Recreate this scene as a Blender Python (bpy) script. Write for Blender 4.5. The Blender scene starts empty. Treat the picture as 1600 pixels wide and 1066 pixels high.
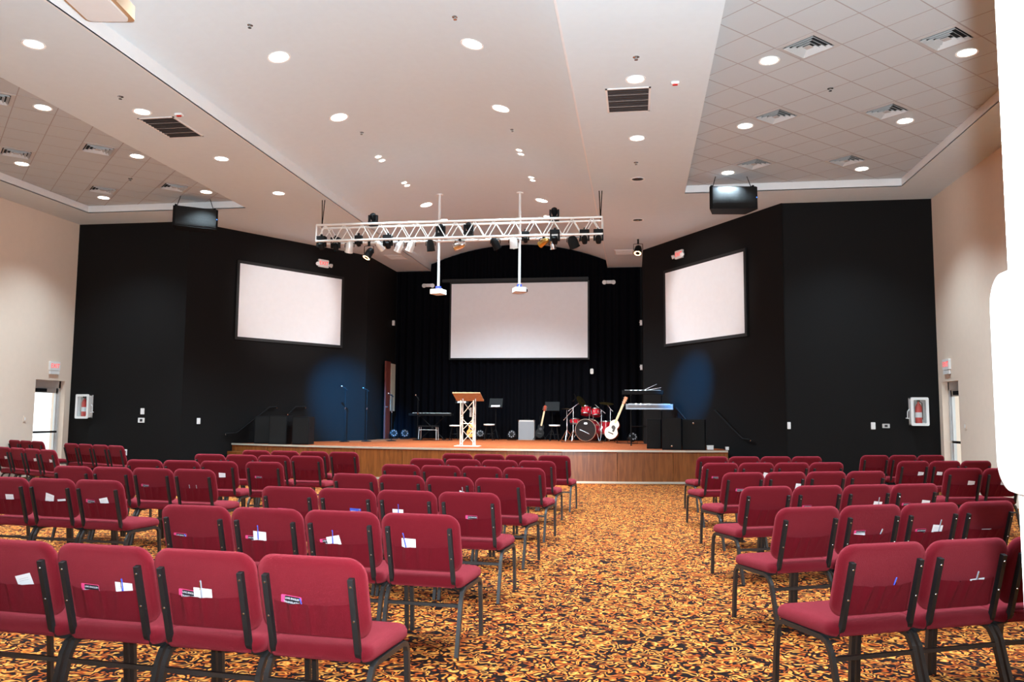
import bpy, bmesh, math, random
from mathutils import Vector, Matrix
random.seed(7)
S = bpy.context.scene
COL = S.collection

# ------------------------------------------------------------------ camera, world, flash, exposure
cam_d = bpy.data.cameras.new('camera'); cam = bpy.data.objects.new('camera', cam_d); COL.objects.link(cam)
CF = Vector((-.15077503, .98440829, .09059362)); CR = Vector((.98854755, .15072833, .00739639)); CU = Vector((.00637396, -.09067129, .99586048))
cam.matrix_world = Matrix(((CR.x, CU.x, -CF.x, 0), (CR.y, CU.y, -CF.y, 0), (CR.z, CU.z, -CF.z, 1.5), (0, 0, 0, 1)))
cam_d.sensor_width = 36; cam_d.lens = 1282.718/1600*36; cam_d.clip_start = .05; cam_d.clip_end = 200
S.camera = cam
S.view_settings.view_transform = 'Standard'; S.view_settings.look = 'None'
S.view_settings.gamma = 1; S.view_settings.use_curve_mapping = False
S.view_settings.exposure = 0.19
S.cycles.use_denoising = True
W = bpy.data.worlds.new('daylight'); S.world = W; W.use_nodes = True
W.node_tree.nodes['Background'].inputs[0].default_value = (.93, .97, 1, 1)
W.node_tree.nodes['Background'].inputs[1].default_value = 2.6

def lamp(name, kind, loc, power, color=(1, 1, 1), target=None, parent=None, **kw):
    d = bpy.data.lights.new(name, kind); d.energy = power; d.color = color
    for k, v in kw.items(): setattr(d, k, v)
    o = bpy.data.objects.new(name, d); COL.objects.link(o); o.location = loc
    if target is not None:
        o.rotation_euler = (Vector(target)-Vector(loc)).to_track_quat('-Z', 'Y').to_euler()
    if parent: o.parent = parent
    return o
WARM = (.71, .95, 1.10)
# the photographer's flash, just above and beside the lens
FLASH_AT = Vector((0, 0, 1.5)) + CR*.030 + CU*.070 - CF*.02
lamp('camera_flash', 'SPOT', FLASH_AT, 8000, (.80, .93, 1.02), target=FLASH_AT+CF+CU*.95, spot_size=math.radians(150), spot_blend=1, shadow_soft_size=.018)

# ------------------------------------------------------------------ materials
MATS = {}
def mat(name, col, rough=.6, metal=0, bump=0, bscale=60, var=0, vscale=8, emit=None, estr=0, spec=.5, sheen=0, alpha=1, coat=0):
    if name in MATS: return MATS[name]
    m = bpy.data.materials.new(name); m.use_nodes = True; nt = m.node_tree; b = nt.nodes['Principled BSDF']
    b.inputs['Base Color'].default_value = (*col, 1); b.inputs['Roughness'].default_value = rough; b.inputs['Metallic'].default_value = metal
    b.inputs['Specular IOR Level'].default_value = spec
    if sheen: b.inputs['Sheen Weight'].default_value = sheen; b.inputs['Sheen Roughness'].default_value = .4; b.inputs['Sheen Tint'].default_value = (1, .17, .21, 1)
    if coat: b.inputs['Coat Weight'].default_value = coat
    if emit: b.inputs['Emission Color'].default_value = (*emit, 1); b.inputs['Emission Strength'].default_value = estr
    if alpha < 1: b.inputs['Alpha'].default_value = alpha
    tc = nt.nodes.new('ShaderNodeTexCoord')
    n = nt.nodes.new('ShaderNodeTexNoise'); n.inputs['Scale'].default_value = vscale; n.inputs['Detail'].default_value = 4
    nt.links.new(tc.outputs['Object'], n.inputs['Vector'])
    mx = nt.nodes.new('ShaderNodeMix'); mx.data_type = 'RGBA'; mx.blend_type = 'MULTIPLY'; mx.inputs[0].default_value = var or .06
    mx.inputs[6].default_value = (*col, 1)
    nt.links.new(n.outputs['Fac'], mx.inputs[7]); nt.links.new(mx.outputs[2], b.inputs['Base Color'])
    if bump:
        n2 = nt.nodes.new('ShaderNodeTexNoise'); n2.inputs['Scale'].default_value = bscale; n2.inputs['Detail'].default_value = 3
        nt.links.new(tc.outputs['Object'], n2.inputs['Vector'])
        bp = nt.nodes.new('ShaderNodeBump'); bp.inputs['Strength'].default_value = bump; bp.inputs['Distance'].default_value = .01
        nt.links.new(n2.outputs['Fac'], bp.inputs['Height']); nt.links.new(bp.outputs['Normal'], b.inputs['Normal'])
    MATS[name] = m; return m

def ramp(nt, stops, interp='LINEAR'):
    r = nt.nodes.new('ShaderNodeValToRGB'); e = r.color_ramp.elements; r.color_ramp.interpolation = interp
    while len(e) < len(stops): e.new(.5)
    for k, (p, c) in enumerate(stops): e[k].position = p; e[k].color = (*c, 1)
    return r

def carpet_mat(name, stops, scale, loops, hue, rough=.95):
    # contour lines of a soft noise field give the curling strokes
    m = bpy.data.materials.new(name); m.use_nodes = True; nt = m.node_tree; b = nt.nodes['Principled BSDF']
    b.inputs['Roughness'].default_value = rough; b.inputs['Specular IOR Level'].default_value = .1
    tc = nt.nodes.new('ShaderNodeTexCoord')
    n = nt.nodes.new('ShaderNodeTexNoise'); n.inputs['Scale'].default_value = scale; n.inputs['Detail'].default_value = .6; n.inputs['Distortion'].default_value = 1.1
    nt.links.new(tc.outputs['Object'], n.inputs['Vector'])
    mu = nt.nodes.new('ShaderNodeMath'); mu.operation = 'MULTIPLY'; mu.inputs[1].default_value = loops; nt.links.new(n.outputs['Fac'], mu.inputs[0])
    pp = nt.nodes.new('ShaderNodeMath'); pp.operation = 'PINGPONG'; pp.inputs[1].default_value = 1; nt.links.new(mu.outputs[0], pp.inputs[0])
    r = ramp(nt, stops); nt.links.new(pp.outputs[0], r.inputs[0])
    n2 = nt.nodes.new('ShaderNodeTexNoise'); n2.inputs['Scale'].default_value = scale*1.3; n2.inputs['Detail'].default_value = 0
    mp = nt.nodes.new('ShaderNodeMapping'); mp.inputs['Location'].default_value = (3.3, 7.7, 1)
    nt.links.new(tc.outputs['Object'], mp.inputs[0]); nt.links.new(mp.outputs[0], n2.inputs['Vector'])
    r2 = ramp(nt, hue); nt.links.new(n2.outputs['Fac'], r2.inputs[0])
    mx = nt.nodes.new('ShaderNodeMix'); mx.data_type = 'RGBA'; mx.blend_type = 'MULTIPLY'; mx.inputs[0].default_value = 1
    nt.links.new(r.outputs[0], mx.inputs[6]); nt.links.new(r2.outputs[0], mx.inputs[7]); nt.links.new(mx.outputs[2], b.inputs['Base Color'])
    bp = nt.nodes.new('ShaderNodeBump'); bp.inputs['Strength'].default_value = .3; bp.inputs['Distance'].default_value = .004
    nt.links.new(pp.outputs[0], bp.inputs['Height']); nt.links.new(bp.outputs['Normal'], b.inputs['Normal'])
    return m

def wood_mat(name, c1, c2, axis_scale=(9, 9, .8), rough=.35):
    m = bpy.data.materials.new(name); m.use_nodes = True; nt = m.node_tree; b = nt.nodes['Principled BSDF']
    b.inputs['Roughness'].default_value = rough
    tc = nt.nodes.new('ShaderNodeTexCoord'); mp = nt.nodes.new('ShaderNodeMapping'); mp.inputs['Scale'].default_value = axis_scale
    nt.links.new(tc.outputs['Object'], mp.inputs[0])
    n = nt.nodes.new('ShaderNodeTexNoise'); n.inputs['Scale'].default_value = 2.2; n.inputs['Detail'].default_value = 6; n.inputs['Distortion'].default_value = .8
    nt.links.new(mp.outputs[0], n.inputs['Vector'])
    r = ramp(nt, [(.36, c1), (.64, c2)]); nt.links.new(n.outputs['Fac'], r.inputs[0]); nt.links.new(r.outputs[0], b.inputs['Base Color'])
    return m

M = dict(
    carpet=carpet_mat('swirl_carpet', [(.0, (.005, .002, .002)), (.42, (.010, .003, .002)), (.54, (.15, .027, .004)), (.70, (.38, .098, .009)), (.92, (.54, .25, .060))], 12.5, 8, [(.36, (.62, .30, .20)), (.48, (1, .80, .62)), (.62, (1, 1, .92))]),
    stage_carpet=carpet_mat('stage_carpet', [(.0, (.19, .042, .013)), (1, (.30, .078, .024))], 12, 5, [(.4, (1, .85, .8)), (.6, (1, 1, 1))]),
    wall=mat('greige_paint', (.78, .63, .51), .8, bump=.06, bscale=90),
    black=mat('black_paint', (.0062, .0055, .0054), .7, bump=.15, bscale=140, spec=.13),
    curtain=mat('black_drape', (.0028, .003, .0045), .95, spec=.03, bump=.1, bscale=60),
    soffit=mat('ceiling_paint', (.68, .755, .785), .85, bump=.03, bscale=120),
    tile=mat('acoustic_tile', (.57, .61, .625), .95, bump=.5, bscale=260, var=.14, vscale=120),
    tbar=mat('grid_bar_paint', (.36, .32, .31), .6),
    white=mat('white_paint', (.82, .81, .79), .5),
    trimwhite=mat('white_trim_paint', (.80, .79, .78), .45),
    wood=wood_mat('cherry_riser', (.15, .042, .008), (.25, .080, .018)),
    lightwood=wood_mat('lectern_wood', (.24, .12, .05), (.33, .18, .085), (3, 12, 12)),
    nosing=mat('stage_edge_trim', (.62, .58, .48), .35, .4),
    fabric=mat('burgundy_fabric', (.135, .0056, .0115), .9, bump=.55, bscale=420, var=.22, vscale=260, sheen=.42, spec=.1),
    pocketf=mat('burgundy_pocket_fabric', (.125, .0045, .0105), .9, bump=.5, bscale=420, var=.22, vscale=260, sheen=.12, spec=.1),
    post=mat('black_chair_steel', (.007, .007, .0075), .55, .0, bump=.25, bscale=400, spec=.5),
    legm=mat('gunmetal_chair_legs', (.07, .068, .068), .38, .75, bump=.15, bscale=500),
    screw=mat('steel_screw', (.7, .7, .7), .25, 1),
    paper=mat('white_paper', (.86, .86, .88), .7),
    magenta=mat('magenta_print', (.75, .06, .20), .5),
    ink=mat('black_print', (.01, .008, .012), .5),
    bluepaper=mat('blue_print', (.05, .08, .45), .5),
    bluepen=mat('blue_pen_plastic', (.06, .09, .55), .25),
    greypen=mat('grey_pen_plastic', (.30, .31, .36), .3),
    screen=mat('projection_screen', (.90, .92, .94), .75),
    bezel=mat('black_screen_frame', (.004, .004, .004), .6),
    alu=mat('truss_aluminium', (.86, .83, .78), .38, .35),
    blackmetal=mat('black_metal', (.005, .005, .0055), .6, .0, spec=.15),
    blackplastic=mat('black_plastic', (.006, .006, .0065), .6, spec=.15),
    grille=mat('black_speaker_grille', (.010, .0096, .0092), .75, 0, bump=.6, bscale=500, spec=.2),
    lens=mat('lit_lamp_lens', (1, 1, 1), .4, emit=(1, .93, .84), estr=14),
    lensoff=mat('unlit_lamp_reflector', (.55, .55, .55), .18, .9),
    lenswarm=mat('amber_lamp_lens', (1, .7, .4), .4, emit=(1, .52, .22), estr=9),
    ring=mat('downlight_trim', (.85, .83, .80), .4),
    chrome=mat('chrome', (.78, .78, .80), .15, 1),
    whiteplastic=mat('white_plastic', (.80, .79, .77), .4),
    reddrum=mat('red_lacquer', (.42, .008, .02), .18, coat=.8),
    drumhead=mat('black_drum_head', (.012, .012, .014), .22),
    brass=mat('cymbal_brass', (.75, .52, .16), .28, 1),
    spruce=wood_mat('guitar_spruce', (.74, .54, .47), (.82, .62, .55), (2, 12, 12), .3),
    mahogany=wood_mat('guitar_mahogany', (.22, .03, .015), (.32, .05, .02), (3, 12, 12), .25),
    sunburst=mat('sunburst_lacquer', (.85, .30, .06), .2, coat=.7),
    maple=mat('maple_neck', (.60, .42, .25), .35),
    ampgrey=mat('silver_amp_cloth', (.24, .25, .27), .8, bump=.4, bscale=300),
    silverkeys=mat('silver_keyboard', (.20, .21, .23), .35, .5),
    ivory=mat('white_keys', (.82, .82, .82), .3),
    red=mat('extinguisher_red', (.65, .015, .012), .3),
    exitred=mat('exit_red', (.9, .05, .05), .5, emit=(1, .06, .05), estr=1.0),
    ventp=mat('vent_paint', (.50, .49, .48), .5),
    grilledark=mat('dark_return_grille', (.035, .03, .03), .6),
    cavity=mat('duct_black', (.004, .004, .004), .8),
    doorpaint=mat('door_aluminium', (.58, .57, .56), .4, .3),
    ground=mat('outside_concrete', (.55, .55, .53), .9),
    led=mat('led_lens_white', (.12, .12, .14), .3, emit=(.9, .92, 1), estr=.06),
    brown=wood_mat('dark_red_door_wood', (.11, .02, .015), (.16, .035, .022), (6, 6, 1)),
    beige=mat('beige_panel', (.40, .33, .24), .7),
    orangeside=mat('tan_plastic', (.45, .26, .13), .5),
    bluelens=mat('blue_led_lens', (.1, .3, .9), .3, emit=(.05, .25, 1), estr=2),
)
def glass_mat():
    m = bpy.data.materials.new('clear_glass'); m.use_nodes = True; nt = m.node_tree; nt.nodes.clear()
    o = nt.nodes.new('ShaderNodeOutputMaterial'); t = nt.nodes.new('ShaderNodeBsdfTransparent'); g = nt.nodes.new('ShaderNodeBsdfGlossy'); x = nt.nodes.new('ShaderNodeMixShader')
    g.inputs['Roughness'].default_value = .03; t.inputs[0].default_value = (.95, .97, .97, 1); x.inputs[0].default_value = .08
    nt.links.new(t.outputs[0], x.inputs[1]); nt.links.new(g.outputs[0], x.inputs[2]); nt.links.new(x.outputs[0], o.inputs[0]); return m
M['glass'] = glass_mat()

# ------------------------------------------------------------------ mesh helpers
class MB:
    def __init__(s): s.v = []; s.f = []
    def add(s, vs, fs):
        k = len(s.v); s.v += [tuple(p) for p in vs]; s.f += [tuple(i+k for i in f) for f in fs]; return s
    def quad(s, a, b, c, d): return s.add([a, b, c, d], [(0, 1, 2, 3)])
    def box(s, lo, hi, mx=None):
        x0, y0, z0 = lo; x1, y1, z1 = hi
        vs = [Vector(p) for p in ((x0,y0,z0),(x1,y0,z0),(x1,y1,z0),(x0,y1,z0),(x0,y0,z1),(x1,y0,z1),(x1,y1,z1),(x0,y1,z1))]
        if mx is not None: vs = [mx @ p for p in vs]
        return s.add(vs, [(3,2,1,0),(4,5,6,7),(0,1,5,4),(1,2,6,5),(2,3,7,6),(3,0,4,7)])
    def prism(s, poly, lo, hi, axis='z'):           # polygon in the plane across the axis
        n = len(poly)
        def p(a, b, t): return {'z': (a, b, t), 'y': (a, t, b), 'x': (t, a, b)}[axis]
        vs = [p(a, b, lo) for a, b in poly] + [p(a, b, hi) for a, b in poly]
        return s.add(vs, [tuple(range(n-1, -1, -1)), tuple(range(n, 2*n))] + [(i, (i+1) % n, (i+1) % n+n, i+n) for i in range(n)])
    def tube(s, pts, r, n=8, square=False, cap=True):
        pts = [Vector(p) for p in pts]; m = len(pts); rs = r if isinstance(r, (list, tuple)) else [r]*m
        if square: n = 4
        up = None; base = len(s.v); vs = []; fs = []
        for i, p in enumerate(pts):
            t = (pts[min(i+1, m-1)]-pts[max(i-1, 0)]).normalized()
            if up is None:
                a = Vector((1, 0, 0)) if abs(t.x) < .9 else Vector((0, 1, 0)); up = (a-t*a.dot(t)).normalized()
            else:
                up = (up-t*up.dot(t)).normalized()
            w = t.cross(up)
            for k in range(n):
                a = 2*math.pi*(k+(.5 if square else 0))/n; q = rs[i]*(1.414 if square else 1)
                vs.append(p+(up*math.cos(a)+w*math.sin(a))*q)
        for i in range(m-1):
            for k in range(n): fs.append((i*n+k, i*n+(k+1) % n, (i+1)*n+(k+1) % n, (i+1)*n+k))
        if cap: fs += [tuple(range(n-1, -1, -1)), tuple(range((m-1)*n, m*n))]
        return s.add(vs, fs)
    def lathe(s, prof, n=20, mx=None, cap=True):        # profile (r, z) about z
        vs = []; m = len(prof)
        for r, z in prof:
            for k in range(n):
                a = 2*math.pi*k/n; p = Vector((r*math.cos(a), r*math.sin(a), z)); vs.append(mx @ p if mx is not None else p)
        fs = [(i*n+k, i*n+(k+1) % n, (i+1)*n+(k+1) % n, (i+1)*n+k) for i in range(m-1) for k in range(n)]
        if cap: fs += [tuple(range(n-1, -1, -1)), tuple(range((m-1)*n, m*n))]
        return s.add(vs, fs)
    def rings(s, rings):                            # stacked closed loops with end caps
        n = len(rings[0]); vs = [p for r in rings for p in r]; m = len(rings)
        return s.add(vs, [(i*n+k, i*n+(k+1) % n, (i+1)*n+(k+1) % n, (i+1)*n+k) for i in range(m-1) for k in range(n)] + [tuple(range(n-1, -1, -1)), tuple(range((m-1)*n, m*n))])
    def mesh(s, name, material, smooth=False):
        me = bpy.data.meshes.new(name); me.from_pydata([tuple(p) for p in s.v], [], s.f); me.update()
        bm = bmesh.new(); bm.from_mesh(me); bmesh.ops.recalc_face_normals(bm, faces=bm.faces); bm.to_mesh(me); bm.free()
        me.materials.append(material)
        if smooth:
            me.polygons.foreach_set('use_smooth', [True]*len(me.polygons))
            try: me.set_sharp_from_angle(angle=math.radians(50))
            except Exception: pass
        return me
    def build(s, name, material, parent=None, smooth=False):
        return link(name, s.mesh(name, material, smooth), parent)
def link(name, me, parent=None):
    o = bpy.data.objects.new(name, me); COL.objects.link(o)
    if parent is not None: o.parent = parent
    return o
def tag(o, label, cat, group=None):
    o['label'] = label; o['category'] = cat
    if group: o['group'] = group
    return o
def thing(name, label, cat, loc=(0, 0, 0), rz=0, group=None):
    o = bpy.data.objects.new(name, None); COL.objects.link(o); o.empty_display_size = .1
    o.location = loc; o.rotation_euler = (0, 0, rz); return tag(o, label, cat, group)
def struct(o): o['kind'] = 'structure'; return o
def rrect(w, h, r, n=6, cx=0, cy=0):                # rounded rectangle outline
    out = []
    for sx, sy, a0 in ((1, 1, 0), (-1, 1, 90), (-1, -1, 180), (1, -1, 270)):
        for k in range(n+1):
            a = math.radians(a0+90*k/n); out.append((cx+sx*(w/2-r)+r*math.cos(a), cy+sy*(h/2-r)+r*math.sin(a)))
    return out
def Rz(a): return Matrix.Rotation(a, 4, 'Z')
def frame(loc, z_dir, x_hint=(1, 0, 0)):            # matrix whose z axis follows a direction
    z = Vector(z_dir).normalized(); x = Vector(x_hint); x = (x-z*x.dot(z))
    if x.length < 1e-4: x = Vector((0, 1, 0))-z*z.y
    x.normalize(); y = z.cross(x)
    return Matrix(((x.x, y.x, z.x, loc[0]), (x.y, y.y, z.y, loc[1]), (x.z, y.z, z.z, loc[2]), (0, 0, 0, 1)))
def copy_tree(o, parent=None):
    c = o.copy(); COL.objects.link(c); c.parent = parent
    for ch in list(o.children): copy_tree(ch, c)
    return c
def text_mesh(name, body, size, material, extrude=.0006):
    cu = bpy.data.curves.new(name, 'FONT'); cu.body = body; cu.size = size; cu.align_x = 'CENTER'; cu.align_y = 'CENTER'; cu.extrude = extrude; cu.resolution_u = 2
    o = bpy.data.objects.new(name, cu); COL.objects.link(o)
    dg = bpy.context.evaluated_depsgraph_get(); me = bpy.data.meshes.new_from_object(o.evaluated_get(dg)); me.name = name
    bpy.data.objects.remove(o); me.materials.clear(); me.materials.append(material); return me

# ------------------------------------------------------------------ room shell (metres; camera at the origin, +Y to the stage)
XL, XR, YF, YB = -14.05, 6.35, 18.7, 26.3           # side walls, flat black walls, back of the stage
ZS, ZT = 6.275, 6.445                               # soffit, tiled recesses
VL, VR, VC, VRAD = -6.77, -.93, -3.85, 7.4          # vault edges and arc
YN = 1.07                                           # hall face of the entrance wall
TL, TR, TY0, TY1 = (-13.03, -8.99), (1.03, 5.42), 3.0, 17.62
ZSTG = .74
def vz(x): return -.3+math.sqrt(VRAD**2-(x-VC)**2)
struct(MB().quad((XL-.6, -3, 0), (XR+.6, -3, 0), (XR+.6, YB+.2, 0), (XL-.6, YB+.2, 0)).build('floor', M['carpet']))
gr = MB().quad((-40, -30, -.05), (40, -30, -.05), (40, 50, -.05), (-40, 50, -.05)).build('ground_outside', M['ground']); struct(gr)

# ceiling: flat soffit with two tiled recesses and the vaulted bay
def soffit():
    b = MB()
    def q(x0, x1, y0, y1): b.box((x0, y0, ZS), (x1, y1, ZS+.02))
    for x0, x1 in ((XL-.1, TL[0]), (TL[1], VL), (VR, TR[0]), (TR[1], XR+.1)): q(x0, x1, YN-.1, YB+.1)
    for a, c in (TL, TR): q(a, c, YN-.1, TY0); q(a, c, TY1, YB+.1)
    return struct(b.build('ceiling', M['soffit']))
soffit()
b = MB()
N = 28; xs = [VL+(VR-VL)*k/N for k in range(N+1)]
for k in range(N):
    b.quad((xs[k], YN-.1, vz(xs[k])), (xs[k+1], YN-.1, vz(xs[k+1])), (xs[k+1], YB+.1, vz(xs[k+1])), (xs[k], YB+.1, vz(xs[k])))
o = struct(b.build('ceiling_vault', M['soffit'], smooth=True))
for n_, x in (('trim_1', VL), ('trim_2', VR)):
    sgn = -1 if x == VL else 1
    struct(MB().box((min(x, x+sgn*.03), YN-.1, ZS-.003), (max(x, x+sgn*.03), YB+.1, vz(x)+.03)).build(n_, M['trimwhite']))
k = 3
for a, c in (TL, TR):                                # white fascia boards round each recess
    b = MB()
    b.box((a-.03, TY0, ZS+.002), (a, TY1+.03, ZT+.05)); b.box((c, TY0, ZS+.002), (c+.03, TY1+.03, ZT+.05)); b.box((a-.03, TY1, ZS+.002), (c+.03, TY1+.03, ZT+.05)); b.box((a-.03, TY0-.03, ZS+.002), (c+.03, TY0, ZT+.05))
    struct(b.build('trim_%d' % k, M['trimwhite'])); k += 1

def clip(poly, x0, x1, y0, y1):
    for ax, lim, sg in ((0, x0, 1), (0, x1, -1), (1, y0, 1), (1, y1, -1)):
        out = []
        for i, p in enumerate(poly):
            q = poly[(i+1) % len(poly)]; dp = sg*(p[ax]-lim); dq = sg*(q[ax]-lim)
            if dp >= 0: out.append(p)
            if dp*dq < 0: t = dp/(dp-dq); out.append((p[0]+(q[0]-p[0])*t, p[1]+(q[1]-p[1])*t))
        poly = out
        if len(poly) < 3: return []
    return poly
T = .6096; R2 = math.sqrt(.5)
def tiled(name, rect, anchor, skip):
    root = MB().box((rect[0]-.03, TY0-.03, ZT+.045), (rect[1]+.03, TY1+.03, ZT+.06)).build(name, M['tbar']); struct(root)
    d1 = (R2, R2); d2 = (-R2, R2)
    for a in range(-40, 40):
        for c in range(-40, 40):
            ox = anchor[0]+T*(a*d1[0]+c*d2[0]); oy = anchor[1]+T*(a*d1[1]+c*d2[1])
            if oy < TY0-1 or oy > TY1+1 or ox < rect[0]-1 or ox > rect[1]+1: continue
            e = .007
            pts = [(ox+d1[0]*u+d2[0]*v, oy+d1[1]*u+d2[1]*v) for u, v in ((e, e), (T-e, e), (T-e, T-e), (e, T-e))]
            cx = sum(p[0] for p in pts)/4; cy = sum(p[1] for p in pts)/4
            if any(abs(cx-s[0])+abs(cy-s[1]) < .25 for s in skip): continue
            pts = clip(pts, rect[0]+.004, rect[1]-.004, TY0+.004, TY1-.004)
            if len(pts) < 3: continue
            area = abs(sum(pts[i][0]*pts[(i+1) % len(pts)][1]-pts[(i+1) % len(pts)][0]*pts[i][1] for i in range(len(pts))))/2
            if area < .004: continue
            MB().prism(pts, ZT+.004, ZT+.02).build('ceiling_tile', M['tile'], root)
    for d in (d1, d2):                              # T-bars between the tiles, one bar per line
        nrm = (-d[1], d[0])
        for a in range(-60, 60):
            ox = anchor[0]+nrm[0]*T*a; oy = anchor[1]+nrm[1]*T*a
            w = .007
            poly = [(ox+d[0]*t+nrm[0]*s, oy+d[1]*t+nrm[1]*s) for t, s in ((-40, -w), (40, -w), (40, w), (-40, w))]
            poly = clip(poly, rect[0]+.002, rect[1]-.002, TY0+.002, TY1-.002)
            if len(poly) >= 3: MB().prism(poly, ZT+.002, ZT+.03).build('grid_bar', M['tbar'], root)
    return root
VENTS_R = [(2.29, 10.96), (4.01, 11.06), (2.29, 13.58), (4.01, 13.67), (2.31, 16.22), (4.02, 16.27)]
VENTS_L = [(-9.90, 11.30), (-9.93, 13.77), (-9.96, 16.36), (-11.73, 13.96), (-11.74, 16.50)]
AR = (1.42256, 9.74872)
def snap(p, anchor):                                # centre of the tile that holds p
    u = ((p[0]-anchor[0])*R2+(p[1]-anchor[1])*R2)/T; v = (-(p[0]-anchor[0])*R2+(p[1]-anchor[1])*R2)/T
    u = math.floor(u)+.5; v = math.floor(v)+.5
    return (anchor[0]+T*(u*R2-v*R2), anchor[1]+T*(u*R2+v*R2))
AL = (-9.16, 12.44)
VENTS_R = [snap(p, AR) for p in VENTS_R]; VENTS_L = [snap(p, AL) for p in VENTS_L]
tiled('ceiling_right', TR, AR, VENTS_R); tiled('ceiling_left', TL, AL, VENTS_L)

# walls
def side_wall(name, x, out, d0, d1, dh):
    b = MB(); t = .35*out; lo, hi = min(x, x+t), max(x, x+t)
    b.box((lo, YN-.1, 0), (hi, d0, ZS+.3)); b.box((lo, d1, 0), (hi, YF+.3, ZS+.3)); b.box((lo, d0, dh), (hi, d1, ZS+.3))
    return struct(b.build(name, M['wall']))
side_wall('wall_left', XL, -1, 17.48, 18.50, 2.27); side_wall('wall_right', XR, 1, 17.61, 18.52, 2.27)
BL0, BL1, BR0, BR1 = (-11.03, YF), (-8.0, 23.5), (3.2, 18.68), (.17, 23.6)
struct(MB().box((XL-.05, YF, 0), (BL0[0], YF+.1, ZS+.3)).build('wall_stage_left_flat', M['black']))
struct(MB().box((BR0[0], YF, 0), (XR+.05, YF+.1, ZS+.3)).build('wall_stage_right_flat', M['black']))
def slab(name, p, q, thick, z1, m, z0=0):
    p, q = Vector(p), Vector(q); d = (q-p).normalized(); n = Vector((-d.y, d.x))*thick
    return struct(MB().prism([tuple(p), tuple(q), tuple(q+n), tuple(p+n)], z0, z1).build(name, m))
slab('wall_stage_left_angled', BL0, BL1, .1, ZS+.3, M['black']); slab('wall_stage_right_angled', BR0, BR1, -.1, ZS+.3, M['black'])
slab('wall_stage_left_return', BL1, (-7.95, YB), .1, ZS+.3, M['black']); slab('wall_stage_right_return', BR1, (.16, YB), -.1, ZS+.3, M['black'])
struct(MB().box((-8.2, YB, 0), (.4, YB+.1, 7.5)).build('wall_back', M['black']))
# entrance wall the photographer stands in: opening between x=-1.4 and x=.445
struct(MB().box((.448, -.6, 0), (.62, YN, ZS+1)).build('wall_entrance_jamb', M['white']))
b = MB(); b.box((XL-.1, .55, 0), (-1.45, YN, ZS+1)); b.box((.62, .55, 0), (XR+.1, YN, ZS+1)); b.box((-1.45, .55, 3.2), (.448, YN, ZS+1))
struct(b.build('wall_entrance', mat('low_bounce_taupe', (.16, .13, .115), .8, bump=.05, bscale=90)))  # unseen wall face, colour made dark to cut bounce onto the chair backs
struct(MB().box((XL-.35, -3, 3.6), (XR+.35, .55, 3.7)).build('ceiling_foyer', M['soffit']))

# ------------------------------------------------------------------ doors
def exit_door(name, x, out, y0, y1, dh, handle_far):
    root = bpy.data.objects.new(name, None); COL.objects.link(root); struct(root)
    xo = x+out*.15; a, c = min(xo, xo+out*.05), max(xo, xo+out*.05)
    b = MB(); b.box((a-.03, y0, 0), (c+.03, y0+.06, dh)); b.box((a-.03, y1-.06, 0), (c+.03, y1, dh)); b.box((a-.03, y0, dh-.18), (c+.03, y1, dh)); b.build('door_frame', M['doorpaint'], root)
    leaf = MB(); p, q = y0+.06, y1-.06
    leaf.box((a, p, .01), (c, p+.06, dh-.18)); leaf.box((a, q-.06, .01), (c, q, dh-.18)); leaf.box((a, p, .01), (c, q, .22)); leaf.box((a, p, dh-.30), (c, q, dh-.18))
    lf = leaf.build('door_leaf', M['doorpaint'], root)
    MB().box((xo+out*.02-.004, p+.06, .22), (xo+out*.02+.004, q-.06, dh-.30)).build('glass_pane', M['glass'], lf)
    xi = xo-out*.05
    MB().box((xi-.02, p+.04, 1.0), (xi+.02, q-.04, 1.05)).build('push_bar', M['chrome'], lf)
    MB().box((xi-.04, p+.1, dh-.28), (xi+.03, p+.42, dh-.20)).build('door_closer', M['blackmetal'], root)
exit_door('door_1', XL, -1, 17.48, 18.50, 2.27, 1); exit_door('door_2', XR, 1, 17.61, 18.52, 2.27, 1)
EXIT_T = text_mesh('exit_letters', 'EXIT', .15, M['exitred'])
def exit_sign(name, label, loc, rz, heads=False):
    t = thing(name, label, 'exit sign', loc, rz)      # faces local -y
    MB().prism(rrect(.34, .22, .015), -.05, 0, 'y').build('housing', M['whiteplastic'], t)
    l = link('letters', EXIT_T, t); l.rotation_euler = (math.pi/2, 0, 0); l.location = (0, -.052, 0)
    if heads:
        for s in (-1, 1):
            h = MB().lathe([(.02, 0), (.05, .03), (.055, .09)], 14, frame((s*.20, -.02, -.02), (s*.5, -1, -.3))).build('lamp_head', M['whiteplastic'], t, True)
    else:
        MB().box((-.16, -.045, -.20), (.16, -.005, -.12)).build('battery_box', M['whiteplastic'], t)
exit_sign('exit_sign', 'white exit sign with red letters on beige wall above left exit door', (XL, 18.05, 2.62), math.pi/2)
exit_sign('exit_sign', 'white exit sign with red letters on beige wall above right exit door', (XR, 18.12, 2.62), -math.pi/2)
dl = Vector((BL1[0]-BL0[0], BL1[1]-BL0[1], 0)).normalized(); dr = Vector((BR0[0]-BR1[0], BR0[1]-BR1[1], 0)).normalized()
RZL = math.atan2(dl.y, dl.x); RZR = math.atan2(dr.y, dr.x)      # local +x along the wall (image left to right), local -y into the hall
nl = Vector((dl.y, -dl.x, 0)); nr = Vector((dr.y, -dr.x, 0))
exit_sign('exit_sign', 'exit sign with twin lamps high on black wall over left screen', Vector((-8.88, 22.1, 5.79))+nl*.01, RZL, True)
exit_sign('exit_sign', 'exit sign with twin lamps high on black wall over right screen', Vector((1.15, 22.0, 5.81))+nr*.01, RZR, True)
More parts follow.
